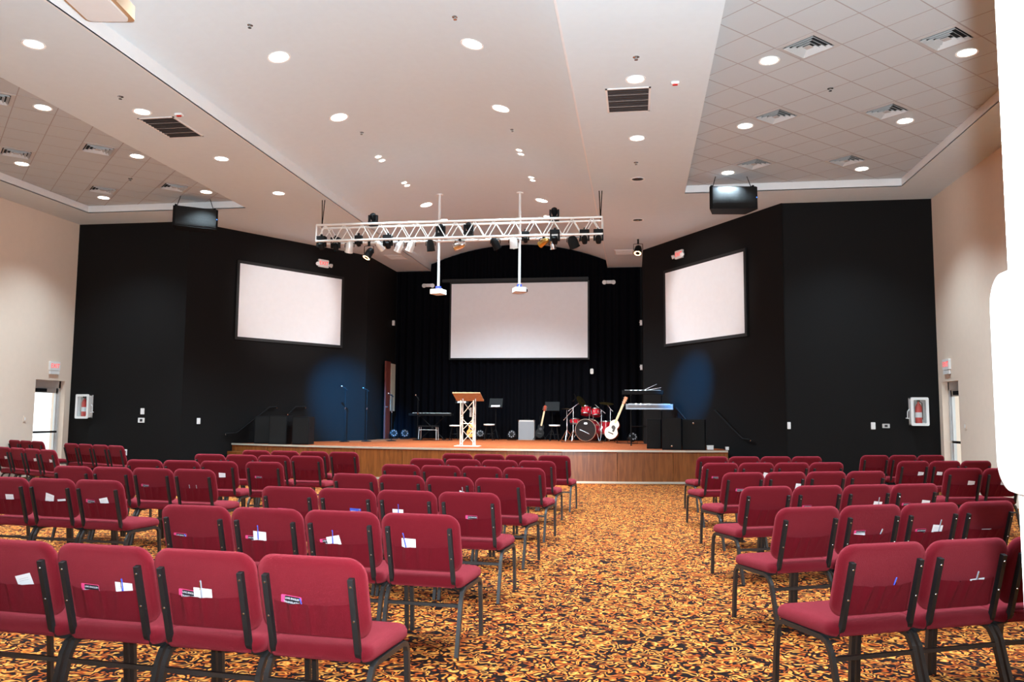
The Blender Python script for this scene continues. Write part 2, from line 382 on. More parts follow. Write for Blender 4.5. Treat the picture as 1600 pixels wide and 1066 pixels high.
def emergency(label, loc):
    t = thing('emergency_light', label, 'emergency light', loc)
    MB().prism(rrect(.26, .10, .03), -.07, 0, 'y').build('housing', M['whiteplastic'], t, True)
    for s in (-1, 1): MB().lathe([(.03, 0), (.065, .03), (.07, .09)], 14, frame((s*.12, -.05, -.005), (s*.3, -1, -.2))).build('lamp_head', M['whiteplastic'], t, True)
emergency('twin-head emergency light on back wall left of centre screen', (-6.8, YB-.12, 5.77)); emergency('twin-head emergency light on back wall right of centre screen', (-.88, YB-.12, 5.78))

# ------------------------------------------------------------------ black drape on the stage back wall
def drape():
    b = MB(); n = 330; x0, x1 = -7.9, .1; top = []
    vs = []; zs = (ZSTG+.03, 2.2, 4.2, 1)
    for i in range(n+1):
        x = x0+(x1-x0)*i/n; y = YB-.09+.045*math.sin(i*.62+.8*math.sin(i*.11))
        zt = min(vz(x), 7.2)-.03 if VL+.02 < x < VR-.02 else ZS-.03
        for z in zs: vs.append((x, y, z if z != 1 else zt))
    m = len(zs)
    b.add(vs, [(i*m+k, (i+1)*m+k, (i+1)*m+k+1, i*m+k+1) for i in range(n) for k in range(m-1)])
    tag(b.build('stage_curtain', M['curtain'], smooth=True), 'black pleated curtain hanging across the back wall behind the band', 'curtain')
drape()

# ------------------------------------------------------------------ stage
def stage_y(x): return 18.55+19-math.sqrt(19*19-(x+3.3)**2)
def stage():
    t = thing('stage', 'low bowed stage with cherry plywood front and carpeted deck', 'stage', (0, 0, 0))
    xl, xr = -10.38, 2.02; n = 40
    front = [(xl+(xr-xl)*k/n, stage_y(xl+(xr-xl)*k/n)) for k in range(n+1)]
    poly = front+[(xr, 20.4), (.3, 23.55), (.2, YB), (-7.9, YB), (-8.05, 23.4), (-10.1, 20.1)]
    MB().prism(poly, .68, ZSTG).build('deck', M['stage_carpet'], t)
    npan = 10; per = n//npan
    for p in range(npan):
        seg = front[p*per:(p+1)*per+1]; b = MB()
        for (x0, y0), (x1, y1) in zip(seg, seg[1:]):
            e0 = .004 if (x0, y0) == seg[0] else 0; e1 = .004 if (x1, y1) == seg[-1] else 0
            b.prism([(x0+e0, y0), (x1-e1, y1), (x1-e1, y1+.02), (x0+e0, y0+.02)], .03, .70)
        b.build('riser_panel', M['wood'], t)
    MB().prism([(xl, stage_y(xl)), (xl+.02, stage_y(xl)), (xl+.3, 20.2), (xl+.28, 20.2)], .03, .70).build('side_panel', M['wood'], t)
    MB().prism([(xr, stage_y(xr)), (xr, 20.4), (xr-.02, 20.4), (xr-.02, stage_y(xr))], .03, .70).build('side_panel', M['wood'], t)
    b = MB()
    for (x0, y0), (x1, y1) in zip(front, front[1:]): b.prism([(x0, y0-.025), (x1, y1-.025), (x1, y1+.03), (x0, y0+.03)], ZSTG-.035, ZSTG+.006)
    b.build('edge_nosing', M['nosing'], t)
    b = MB()
    for (x0, y0), (x1, y1) in zip(front, front[1:]): b.prism([(x0, y0-.03), (x1, y1-.03), (x1, y1), (x0, y0)], 0, .045)
    b.build('base_strip', M['nosing'], t)
stage()
def steps(label, p0, dirv, nrm):
    t = thing('stage_steps', label, 'steps'); p0 = Vector(p0)
    for k in range(3):
        a = p0+dirv*(.30*k); c = p0+dirv*(.30*3)
        pts = [a, c, c+nrm*.85, a+nrm*.85]
        b = MB().prism([(p.x, p.y) for p in pts], .185*k+(.0 if k else 0), .185*(k+1)-.005).build('step', M['wood'], t)
steps('wooden steps climbing to the stage along left angled wall', (-10.62, 19.16, 0), dl, nl)
steps('wooden steps climbing to the stage along right angled wall', (2.72, 19.25, 0), -dr, nr)
for lbl, px, z0, sx, h in (('small white box on stage corner beside the black speaker', (1.58, 19.62), ZSTG+.008, .15, .10), ('small white box at top of right stage steps', (2.0, 19.58), ZSTG+.008, .07, .07)):
    b = MB().prism([(px[0], px[1]), (px[0]+sx, px[1]), (px[0]+sx, px[1]+.12), (px[0], px[1]+.12)], z0, z0+h*.86); 
    t = thing('white_box', lbl, 'box'); b.build('body', M['whiteplastic'], t)
    MB().prism([(px[0]-.004, px[1]-.004), (px[0]+sx+.004, px[1]-.004), (px[0]+sx+.004, px[1]+.124), (px[0]-.004, px[1]+.124)], z0+h*.86, z0+h).build('lid', M['whiteplastic'], t)
def rail(label, pts, wn):
    t = thing('handrail', label, 'handrail'); off = wn*.08
    P = [Vector(p)+off for p in pts]
    MB().tube(P, .021, 10).build('rail', M['blackmetal'], t, True)
    for p in (P[0], P[-1]):
        w = p-off*.99; MB().tube([w, p-Vector((0, 0, .03)), p], .009, 6).build('bracket', M['chrome'], t)
rail('long black handrail sloping up left angled wall beside stage steps', [(-10.41, 19.68, .99), (-10.25, 19.94, 1.0), (-9.75, 20.72, 1.67), (-9.63, 20.92, 1.69)], nl)
rail('short black handrail on left angled wall behind the speakers', [(-9.44, 21.21, 1.5), (-9.31, 21.43, 1.7), (-9.14, 21.69, 1.7)], nl)
rail('long black handrail sloping down right angled wall beside stage steps', [(1.92, 20.74, 1.69), (2.26, 20.18, 1.26), (2.48, 19.83, 1.0), (2.62, 19.6, .99)], nr)
rail('short black handrail on right angled wall behind the speakers', [(1.06, 22.14, 1.73), (1.11, 22.07, 1.69), (1.3, 21.75, 1.43)], nr)

# ------------------------------------------------------------------ projection screens
def screen(label, name, c, rz, w, h, fr, proud=.05, bar=False):
    t = thing(name, label, 'projection screen', c, rz)     # faces local -y
    MB().prism([(-w/2, -h/2), (w/2, -h/2), (w/2, h/2), (-w/2, h/2)], -proud+.012, -proud+.03, 'y').build('screen_surface', M['screen'], t)
    for nm, lo, hi in (('frame_side', (-w/2-fr, -h/2-fr), (-w/2, h/2+fr)), ('frame_side', (w/2, -h/2-fr), (w/2+fr, h/2+fr)), ('frame_top', (-w/2, h/2), (w/2, h/2+fr)), ('frame_bottom', (-w/2, -h/2-fr), (w/2, -h/2))):
        MB().box((lo[0], -proud, lo[1]), (hi[0], 0, hi[1])).build(nm, M['bezel'], t)
    if bar: MB().box((-w/2-.3, -proud-.06, h/2+fr), (w/2+.02, 0, h/2+fr+.10)).build('roller_case', M['bezel'], t)
    return t
screen('white projection screen in black frame on left angled wall', 'projection_screen', Vector((-9.405, 21.275, 4.455))+nl*.0, RZL, 3.28, 1.93, .075)
screen('white projection screen in black frame on right angled wall', 'projection_screen', Vector((1.665, 21.155, 4.435)), RZR, 3.30, 1.94, .075)
screen('large grey-white projection screen on back wall above the band', 'projection_screen', (-3.79, YB-.16, 4.575), 0, 4.46, 2.44, .05, .05, True)

# ------------------------------------------------------------------ ceiling lights
def light_proto(r, lit=True):
    ring = MB().lathe([(r, .0), (r+.025, -.006), (r+.028, .004), (r+.0, .01)], 24, cap=False).mesh('trim_ring', M['ring'], True)
    lens = MB().lathe([(r*.98, .002), (r*.7, -.004), (.001, -.007)], 24, cap=False).mesh('lens', M['lens'] if lit else M['lensoff'], True)
    return ring, lens
VAULT = light_proto(.15); BIG, SMALL, DEAD = light_proto(.118), light_proto(.06), light_proto(.118, False)
def downlight(label, x, y, z, proto, power, group, tilt=None, blend=.95, angle=108, col=WARM):
    t = thing('downlight', label, 'ceiling light', (x, y, z-.004), 0, group)
    if tilt: t.rotation_euler = (0, tilt, 0)
    link('trim_ring', proto[0], t); link('lens', proto[1], t)
    if power: lamp('downlight_lamp', 'SPOT', (0, 0, -.03), power, col, parent=t, spot_size=math.radians(angle), spot_blend=blend, shadow_soft_size=.09)
ORD = ['nearest', 'second', 'third', 'farthest', 'fifth']
G = 'recessed ceiling downlights'
PW = 860
for i, (x, y) in enumerate([(1.84, 11.42), (1.84, 14.03), (1.84, 16.75)]):
    downlight('lit round downlight in right tiled ceiling, inner row, %s from camera' % ['nearest', 'middle', 'farthest'][i], x, y, ZT, BIG, PW, G)
for i, (x, y) in enumerate([(4.44, 11.52), (4.44, 14.13), (4.44, 16.82)]):
    downlight('lit round downlight in right tiled ceiling, outer row, %s from camera' % ['nearest', 'middle', 'farthest'][i], x, y, ZT, BIG, PW, G)
for i, (x, y) in enumerate([(-9.55, 11.67), (-9.54, 14.21), (-9.53, 16.78)]):
    downlight('lit round downlight in left tiled ceiling, inner row, %s from camera' % ['nearest', 'middle', 'farthest'][i], x, y, ZT, BIG, PW, G)
for i, (x, y) in enumerate([(-12.14, 14.36), (-12.16, 16.94)]):
    downlight('lit round downlight in left tiled ceiling, outer row, %s from camera' % ['nearer', 'farther'][i], x, y, ZT, BIG, PW, G)
for i, (x, y) in enumerate([(.0, 11.41), (.02, 13.92)]):
    downlight('lit round downlight in flat ceiling strip right of vault, %s' % ['beside the dark grille', 'past the dark grille'][i], x, y, ZS, BIG, PW, G)
for i, (x, y) in enumerate([(.03, 16.4), (.03, 19.9)]):
    downlight('unlit round downlight in flat ceiling strip right of vault, %s' % ['nearer one', 'near the amber spotlight'][i], x, y, ZS, DEAD, 0, G)
for i, (x, y) in enumerate([(-7.75, 9.24), (-7.77, 11.65), (-7.71, 14.07), (-7.68, 16.5)]):
    downlight('lit round downlight in flat ceiling strip left of vault, %s from camera' % ORD[i], x, y, ZS, BIG, PW, G)
for side, x in (('left', -5.39), ('right', -2.38)):
    tl = math.atan2(-(x-VC), 7.2)
    for i, y in enumerate([11.43, 14.0, 20.33, 22.1]):
        downlight('bright downlight in vaulted ceiling, %s row, %s from camera' % (side, ORD[i]), x, y, vz(x), VAULT, PW*(1.5 if y < 18 else 1.9), 'vault downlights', -tl, angle=108 if y < 18 else 120)
    for i, y in enumerate([16.32, 16.58, 18.28, 18.52]):
        downlight('small spot of a lit pair in vaulted ceiling, %s row, %s' % (side, ['first of nearer pair', 'second of nearer pair', 'first of farther pair', 'second of farther pair'][i]), x, y, vz(x), SMALL, PW*.35, 'paired vault spots', -tl)
# unseen rows toward the entrance, added to light the near chairs
for i, (x, y, z) in enumerate([(x, y, z) for x, z in ((1.84, ZT), (4.44, ZT), (-9.55, ZT), (-12.14, ZT), (-7.75, ZS), (.0, ZS)) for y in (3.9, 6.5, 8.9)] + [(x, y, vz(x)) for x in (-5.39, -2.38) for y in (3.7, 6.3, 8.85)]):
    strip = {1.84: 'right tiled ceiling inner row', 4.44: 'right tiled ceiling outer row', -9.55: 'left tiled ceiling inner row', -12.14: 'left tiled ceiling outer row', -7.75: 'flat strip left of vault', .0: 'flat strip right of vault', -5.39: 'vault left row', -2.38: 'vault right row'}[x]
    if (x, y) == (-7.75, 8.9): continue
    downlight('added unseen downlight above the rear chairs, %s, %s the entrance' % (strip, 'nearest' if y < 5 else 'second from' if y < 7 else 'third from'), x, y, z, BIG, PW*(.75 if y < 7 else 1), 'added unseen downlights above the rear rows')

# vents
def vent(label, x, y):
    t = thing('air_vent', label, 'air vent', (x, y, ZT-.002), math.pi/4)
    def ringq(w0, w1, z0, z1):
        b = MB()
        for r in range(4):
            m = Rz(r*math.pi/2)
            p = [m @ Vector(v) for v in ((-w0, -w0, z0), (w0, -w0, z0), (w1, -w1, z1), (-w1, -w1, z1))]
            q = [v+Vector((0, 0, .006)) for v in p]
            b.add(p+q, [(0, 1, 2, 3), (7, 6, 5, 4), (0, 3, 7, 4), (1, 5, 6, 2), (0, 4, 5, 1), (3, 2, 6, 7)])
        return b
    ringq(.297, .24, 0, -.004).build('frame', M['ventp'], t)
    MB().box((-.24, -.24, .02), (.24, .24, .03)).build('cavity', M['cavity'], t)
    for w in (.225, .165, .105): ringq(w, w-.030, -.022, .014).build('louvre', M['ventp'], t)
    MB().box((-.05, -.05, -.012), (.05, .05, -.006)).build('centre_plate', M['ventp'], t)
for i, (x, y) in enumerate(VENTS_R): vent('square white air vent in right tiled ceiling, %s row, %s from camera' % (['inner', 'outer'][i % 2], ['nearest', 'middle', 'farthest'][i//2]), x, y)
for i, (x, y) in enumerate(VENTS_L): vent('square white air vent in left tiled ceiling, %s row, %s from camera' % ('inner' if i < 3 else 'outer', ['nearest', 'middle', 'farthest', 'nearer', 'farther'][i]), x, y)
def return_grille(label, x0, x1, y0, y1):
    t = thing('return_grille', label, 'air grille', ((x0+x1)/2, (y0+y1)/2, ZS)); w, h = (x1-x0)/2, (y1-y0)/2
    b = MB(); f = .03
    b.box((-w, -h, -.012), (-w+f, h, -.001)); b.box((w-f, -h, -.012), (w, h, -.001)); b.box((-w, -h, -.012), (w, -h+f, -.001)); b.box((-w, h-f, -.012), (w, h, -.001)); b.build('frame', M['ring'], t)
    MB().box((-w+f, -h+f, -.003), (w-f, h-f, -.001)).build('backing', M['grilledark'], t)
    n = 12; sl = MB().box((-w+f, -.002, -.012), (w-f, .022, -.0035)).mesh('slat', M['grilledark'])
    for k in range(n): s_ = link('slat', sl, t); s_.location = (0, -h+f+.012+(2*h-2*f-.03)*k/(n-1), 0)
    for k in (1, 2, 3): MB().box((-w+f, -h+2*h*k/4-.004, -.013), (w-f, -h+2*h*k/4+.004, -.0125)).build('divider', M['ring'], t)
return_grille('dark return air grille in flat ceiling strip right of vault', -.44, .22, 11.70, 12.64)
return_grille('dark return air grille in flat ceiling strip left of vault', -8.02, -7.38, 11.90, 12.84)
def slot_vent(label, x0, x1, y0, y1):
    t = thing('slot_vent', label, 'air vent', ((x0+x1)/2, (y0+y1)/2, ZS)); w, h = (x1-x0)/2, (y1-y0)/2
    MB().box((-w, -h, -.012), (w, h, -.002)).build('frame', M['ring'], t)
    for k in range(4): MB().box((-w+.04, -h+.06+k*(2*h-.15)/3.2, -.02), (w-.04, -h+.11+k*(2*h-.15)/3.2, -.012)).build('louvre', M['white'], t)
slot_vent('small white slot vent in ceiling over the stage, right side', -.64, -.08, 23.45, 24.15); slot_vent('small white slot vent in ceiling over the stage, left side', -7.5, -6.95, 23.45, 24.15)
def small_ceiling(name, label, cat, x, y, z, kind):
    t = thing(name, label, cat, (x, y, z))
    if kind == 'strobe':
        MB().box((-.055, -.04, -.03), (.055, .04, 0)).build('housing', M['whiteplastic'], t); MB().box((-.035, -.02, -.042), (.035, .02, -.03)).build('lens', M['red'], t)
    else:
        MB().lathe([(.045, 0), (.045, -.004), (.012, -.01), (.010, -.035), (.026, -.037), (.026, -.040)], 14).build('escutcheon', M['lensoff'], t, True)
small_ceiling('fire_strobe', 'white and red fire alarm strobe on ceiling right of the vault', 'alarm', .56, 11.6, ZS, 'strobe')
small_ceiling('fire_strobe', 'white and red fire alarm strobe on ceiling left of the vault', 'alarm', -7.23, 11.81, ZS, 'strobe')
for lbl, x, y, z in (('left ceiling strip before the dark grille', -7.72, 11.02, ZS), ('right ceiling strip before the dark grille', .01, 10.68, ZS), ('right ceiling strip between lit and unlit lights', 0, 15.29, ZS), ('vault near the upper left corner', -5.36, 10.41, vz(-5.36)), ('vault near the top of the picture', -2.45, 10.61, vz(-2.45)), ('vault left row past second light', -5.27, 14.9, vz(-5.27)), ('vault right row past second light', -2.33, 15.07, vz(-2.33)), ('right tiled ceiling centre', 2.9, 12.55, ZT), ('left tiled ceiling centre', -10.6, 15.6, ZT)):
    small_ceiling('sprinkler_head', 'small sprinkler head on '+lbl, 'sprinkler', x, y, z, 'sprinkler')

# ------------------------------------------------------------------ truss and stage lighting
TX0, TX1, TY, TZ0, TZ1, TD = -6.98, -.71, 17.12, 5.30, 5.655, .16
def truss():
    t = thing('lighting_truss', 'long silver box truss hung across the hall carrying stage lights', 'truss', (0, 0, 0))
    for y in (TY-TD, TY+TD):
        for z in (TZ0, TZ1): MB().tube([(TX0, y, z), (TX1, y, z)], .026, 10).build('chord', M['alu'], t, True)
    n = 15; s = (TX1-TX0)/n
    up = MB().tube([(0, 0, TZ0), (s/2, 0, TZ1)], .011, 6).mesh('brace', M['alu'], True); dn = MB().tube([(0, 0, TZ1), (s/2, 0, TZ0)], .011, 6).mesh('brace', M['alu'], True)
    fl = MB().tube([(0, TY-TD, 0), (s/2, TY+TD, 0)], .011, 6).mesh('brace', M['alu'], True); fr_ = MB().tube([(0, TY+TD, 0), (s/2, TY-TD, 0)], .011, 6).mesh('brace', M['alu'], True)
    for k in range(n):
        for y in (TY-TD, TY+TD):
            a = link('brace', up, t); a.location = (TX0+k*s, y, 0); a = link('brace', dn, t); a.location = (TX0+k*s+s/2, y, 0)
        a = link('brace', fl, t); a.location = (TX0+k*s, 0, TZ0); a = link('brace', fr_, t); a.location = (TX0+k*s+s/2, 0, TZ0)
    for x in (TX0, TX1):
        b = MB(); 
        for p, q in (((x, TY-TD, TZ0), (x, TY+TD, TZ0)), ((x, TY-TD, TZ1), (x, TY+TD, TZ1)), ((x, TY-TD, TZ0), (x, TY-TD, TZ1)), ((x, TY+TD, TZ0), (x, TY+TD, TZ1))): b.tube([p, q], .018, 8)
        b.build('end_frame', M['alu'], t)
    for x in (TX0+.06, TX1-.04):
        for dx in (-.03, .03): MB().tube([(x, TY, TZ1-.02), (x+dx, TY+.05, ZS)], .010, 6).build('hanging_cable', M['blackmetal'], t)
truss()
def par_can(label, x, z, aim, body, lens, r=.085, top=TZ0, y=TY, on=None, gname='stage lights on the truss', L=.24):
    t = thing('stage_par_light', label, 'stage light', (x, y, z), 0, gname); a = Vector(aim).normalized()
    mx = frame((0, 0, 0), a)
    MB().lathe([(r*.45, -L*.55), (r*.8, -L*.4), (r, -L*.1), (r, L*.45), (r*1.08, L*.45), (r*1.08, L*.5), (r*.95, L*.5)], 18, mx).build('can', body, t, True)
    MB().lathe([(r*.95, L*.505), (.001, L*.49)], 18, mx, cap=False).build('lens', lens, t, True)
    h = top-z
    MB().tube([(-r-.02, 0, 0), (-r-.02, 0, min(h*.7, .16)), (0, 0, min(h*.7, .16)+.015), (r+.02, 0, min(h*.7, .16)), (r+.02, 0, 0)], .009, 6).build('yoke', M['blackmetal'], t)
    MB().box((-.025, -.02, min(h*.7, .16)), (.025, .02, max(h+.02, .18))).build('clamp', M['blackmetal'], t)
    if on: lamp('par_lamp', 'SPOT', tuple(a*(L*.55)), on[0], on[1], target=tuple(a*3), parent=t, spot_size=math.radians(on[2]), spot_blend=.7, shadow_soft_size=.06)
    return t
def moving_head(label, x, z, y=TY, up=False, s=1.0, on=None):
    t = thing('moving_head_light', label, 'stage light', (x, y, z), 0, 'stage lights on the truss')
    sg = 1 if up else -1
    MB().prism(rrect(.20*s, .16*s, .02), -.04*s, .04*s).build('base', M['blackplastic'], t)
    for d in (-1, 1): MB().prism([(d*.085*s-.018*s, -.04*s), (d*.085*s+.018*s, -.04*s), (d*.085*s+.018*s, .04*s), (d*.085*s-.018*s, .04*s)], min(sg*.04*s, sg*.19*s), max(sg*.04*s, sg*.19*s)).build('yoke_arm', M['blackplastic'], t)
    MB().lathe([(.03*s, -.08*s), (.06*s, -.06*s), (.065*s, .03*s), (.05*s, .09*s)], 16, frame((0, 0, sg*.16*s), (0, .6, -.8))).build('head', M['blackplastic'], t, True)
    MB().box((-.02, -.02, -.02), (.02, .02, .09 if not up else .02)).build('clamp', M['blackmetal'], t)
    if on: lamp('beam_lamp', 'SPOT', (0, 0, sg*.16*s-.1), on[0], on[1], target=Vector(on[3])-Vector((x, y, z)), parent=t, spot_size=math.radians(on[2]), spot_blend=1, shadow_soft_size=.05)
CH = M['chrome']; BK = M['blackmetal']; AL_ = M['alu']; dim = M['lensoff']; lit = M['lens']
oi = iter(['first', 'second', 'third', 'fourth', 'fifth', 'sixth', 'seventh', 'eighth', 'ninth', 'tenth', 'eleventh', 'twelfth', 'thirteenth', 'fourteenth', 'fifteenth', 'sixteenth', 'seventeenth', 'eighteenth', 'nineteenth', 'twentieth'])
def lab(s): return s+', %s lamp from the truss left end' % next(oi)
BLUE = (.0, .36, 1)
moving_head(lab('black moving head light under truss'), -6.88, 5.37, TY-.1)
moving_head(lab('black moving head light under truss'), -6.63, 5.38, TY+.1, on=(26000, BLUE, 27, (-8.2, 23.15, 1.6)))
par_can(lab('silver par can under truss'), -6.27, 5.18, (-.25, .35, -.9), AL_, dim)
moving_head(lab('small black moving head under truss'), -6.02, 5.37, TY-.12, s=.8)
par_can(lab('amber glowing par can low under truss'), -5.82, 5.03, (-.35, -.35, -.85), BK, M['lenswarm'], on=(90, (1, .5, .22), 70))
par_can(lab('silver par can with white glow under truss'), -5.58, 5.20, (.3, .75, -.6), AL_, lit, r=.07, on=(1700, (1, .70, .42), 60))
moving_head(lab('black moving head light under truss'), -5.36, 5.36, TY-.1)
par_can(lab('silver par can tilted left under truss'), -5.13, 5.16, (-.45, .2, -.85), AL_, dim)
par_can(lab('silver par can tilted left under truss'), -4.90, 5.19, (-.45, .2, -.85), AL_, dim, y=TY+.1)
par_can(lab('dark olive par can under truss'), -4.43, 5.17, (.05, .3, -.95), M['grille'], dim)
par_can(lab('chrome par can lying flat under truss'), -3.78, 5.16, (-.9, .3, -.2), CH, dim, on=None)
par_can(lab('dark red-brown par can under truss'), -3.0, 5.18, (.35, .5, -.8), BK, dim, on=None)
par_can(lab('white par can with lit lens under truss'), -2.6, 5.19, (.02, .3, -.95), M['white'], lit, r=.09, on=(1700, (1, .70, .42), 60))
moving_head(lab('small black moving head under truss'), -2.33, 5.36, TY-.12, s=.8)
par_can(lab('gold and silver par can under truss'), -1.95, 5.19, (-.7, .5, -.35), M['brass'], dim, r=.07)
par_can(lab('small blue-grey par can under truss'), -1.76, 5.12, (.1, .3, -.95), CH, dim, r=.06, L=.18)
moving_head(lab('black moving head light under truss'), -1.70, 5.36, TY-.16)
par_can(lab('dark par can with silver rim under truss'), -1.33, 5.17, (.3, .4, -.85), M['grille'], dim, r=.11)
moving_head(lab('black moving head light under truss'), -1.08, 5.36, TY-.1, on=(15000, BLUE, 20, (1.37, 21.64, 2.25)))
moving_head(lab('black moving head light under truss'), -.79, 5.36, TY-.1)
for lbl, x, z in (('black moving head standing on top of truss near its left end', -5.74, 5.69), ('dark moving head inside truss beside the left projector pole', -4.21, 5.40), ('black round fixture inside truss near its middle', -3.59, 5.42), ('black moving head standing on top of truss near its right end', -1.73, 5.69)):
    moving_head(lbl, x, z, TY, up=True)
par_can('amber glowing spotlight on ceiling bracket by right angled wall', .04, 5.98, (-.1, -.45, -.8), BK, M['lenswarm'], r=.10, top=ZS-.02, y=22.1, on=(90, (1, .5, .22), 70), gname='wall spotlights')
# projector poles
def pole_projector(label, x, y, ztop, zbot, yaw, spot_target):
    t = thing('projector', label, 'projector', (x, y, zbot), yaw)
    MB().tube([(0, 0, .1), (0, 0, ztop-zbot)], .030, 12).build('pole', M['white'], t, True)
    MB().lathe([(.08, ztop-zbot-.03), (.09, ztop-zbot)], 16).build('ceiling_plate', M['white'], t)
    MB().box((-.05, -.05, .02), (.05, .05, .12)).build('mount', M['bluepen'], t)
    MB().prism(rrect(.36, .30, .05), -.08, .035).build('body', M['whiteplastic'], t, True)
    MB().lathe([(.05, 0), (.045, .03), (.03, .035)], 16, frame((.08, .15, -.03), (0, 1, 0))).build('lens', M['drumhead'], t, True)
    lp = Vector((x, y, zbot-.03)); aim = (Vector(spot_target)-lp).normalized()
    lamp('added_screen_spot', 'SPOT', lp+aim*.30, 300, (1, 1, 1.02), target=spot_target, spot_size=math.radians(48), spot_blend=.6, shadow_soft_size=.02)  # added spot to brighten the side screen; the beam is made up
    MB().tube([(.05, 0, .1), (.2, -.05, .05), (.27, -.05, -.03), (.17, -.05, -.04)], .007, 6).build('cable', M['white'], t)
pole_projector('white projector on a long white pole, left of centre screen', -4.88, 19.7, vz(-4.88), 4.57, 1.25, (-9.4, 21.28, 4.45))
pole_projector('white projector on a long white pole, in front of centre screen', -2.86, 19.8, vz(-2.86), 4.60, -1.2, (1.66, 21.16, 4.45))
t = thing('projector', 'white and tan ceiling projector cut off by the top left picture edge', 'projector', (-5.93, 7.98, 6.06), .15)
MB().prism(rrect(.47, .56, .06), -.085, .0).build('body', M['whiteplastic'], t, True); MB().prism(rrect(.57, .66, .06), -.06, .10).build('shell', M['orangeside'], t, True)
MB().lathe([(.06, 0), (.05, .04)], 16, frame((.1, .30, 0), (0, 1, 0))).build('lens', M['drumhead'], t, True)
MB().tube([(0, 0, .1), (0, 0, vz(-5.93)-6.06)], .03, 10).build('pole', M['white'], t, True)

# hung line speakers
def hung_speaker(label, c, rz):
    t = thing('hanging_speaker', label, 'speaker', c, rz)   # faces local -y
    w, h, d = .485, .23, .42
    poly = [(-w, -.02), (-w+.05, -.07), (w-.05, -.07), (w, -.02), (w-.14, d), (-w+.14, d)]
    MB().prism(poly, -h, h).build('cabinet', M['blackplastic'], t)
    b = MB(); n = 10
    for k in range(n):
        a0, a1 = math.pi*k/n-math.pi/2, math.pi*(k+1)/n-math.pi/2
        p = lambda a: (-.071-.05*math.cos(a), (h-.02)*math.sin(a))
        b.add([(-w+.05, *p(a0)), (w-.05, *p(a0)), (w-.05, *p(a1)), (-w+.05, *p(a1))], [(0, 1, 2, 3)])
    b.build('front_grille', M['grille'], t, True)
    for x in (-.4, .4): MB().tube([(x, .1, h), (x*.8, .15, ZT-c[2]+.003)], .008, 6).build('hanging_cable', M['blackmetal'], t)
    for x in (-.42, .42): MB().box((x-.02, .05, h), (x+.02, .15, h+.06)).build('bracket', M['blackmetal'], t)
    MB().lathe([(.012, 0), (.008, .006)], 10, frame((w-.03, -.075, .0), (0, -1, 0))).build('power_led', M['bluelens'], t)
hung_speaker('black speaker hung from the ceiling in front of right black wall', (1.955, 16.9, 5.95), .12)
hung_speaker('black speaker hung from the ceiling in front of left black wall', (-9.95, 17.1, 5.94), .62)

# ------------------------------------------------------------------ wall fittings
def plate(name, label, cat, loc, rz, w, h, mm='whiteplastic', detail='switch'):
    t = thing(name, label, cat, loc, rz)
    MB().prism(rrect(w, h, min(w, h)*.12), -.012, 0, 'y').build('cover', M[mm], t)
    MB().box((-w*.2, -.018, -h*.25), (w*.2, -.012, h*.25)).build('rocker' if detail == 'switch' else 'socket', M['ring' if detail == 'switch' else 'ink'], t)
plate('light_switch', 'white switch plate on left black wall above the small box', 'switch', (-12.06, YF, 1.54), 0, .10, .15)
plate('wall_box', 'white box with dark centre on left black wall', 'wall box', (-12.08, YF, 1.32), 0, .17, .12, detail='socket')
plate('light_switch', 'white switch plate on left black wall near the angled corner', 'switch', Vector((-10.79, 19.08, 1.31))+nl*.005, RZL, .09, .15)
plate('wall_outlet', 'white outlet low on left black wall behind the chairs', 'outlet', (-12.47, YF, .53), 0, .10, .15, detail='socket')
plate('light_switch', 'white switch plate on right black wall near the angled corner', 'switch', (3.26, YF, 1.33), 0, .07, .15)
plate('light_switch', 'white switch plate on right black wall by the grey box', 'switch', (5.0, YF, 1.34), 0, .09, .15)
plate('wall_box', 'grey double outlet box on right black wall', 'outlet', (5.26, YF, 1.34), 0, .15, .09, 'doorpaint', 'socket')
plate('light_switch', 'small plate on beige left wall beside exit door', 'switch', (XL, 17.19, 1.34), math.pi/2, .09, .14, 'wall')
plate('light_switch', 'small plate on beige right wall beside exit door', 'switch', (XR, 17.32, 1.36), -math.pi/2, .09, .14, 'wall')
def wall_speaker(label, loc, rz):
    t = thing('wall_sensor', label, 'wall sensor', loc, rz)
    MB().prism(rrect(.10, .17, .03), -.07, 0, 'y').build('housing', M['whiteplastic'], t, True); MB().lathe([(.025, 0), (.001, .02)], 12, frame((0, -.07, .02), (0, -1, 0)), cap=False).build('lens', M['ring'], t, True)
wall_speaker('small white sensor on black side wall left of centre screen', (-7.94, 25.9, 4.50), math.pi/2)
wall_speaker('small white sensor high on right stage side wall', (.155, 25.9, 4.43), -math.pi/2)
wall_speaker('small white sensor low on right stage side wall', (.155, 25.9, 3.03), -math.pi/2)
wall_speaker('small white sensor on curtain above the drum kit', (-1.43, YB-.16, 2.92), 0)
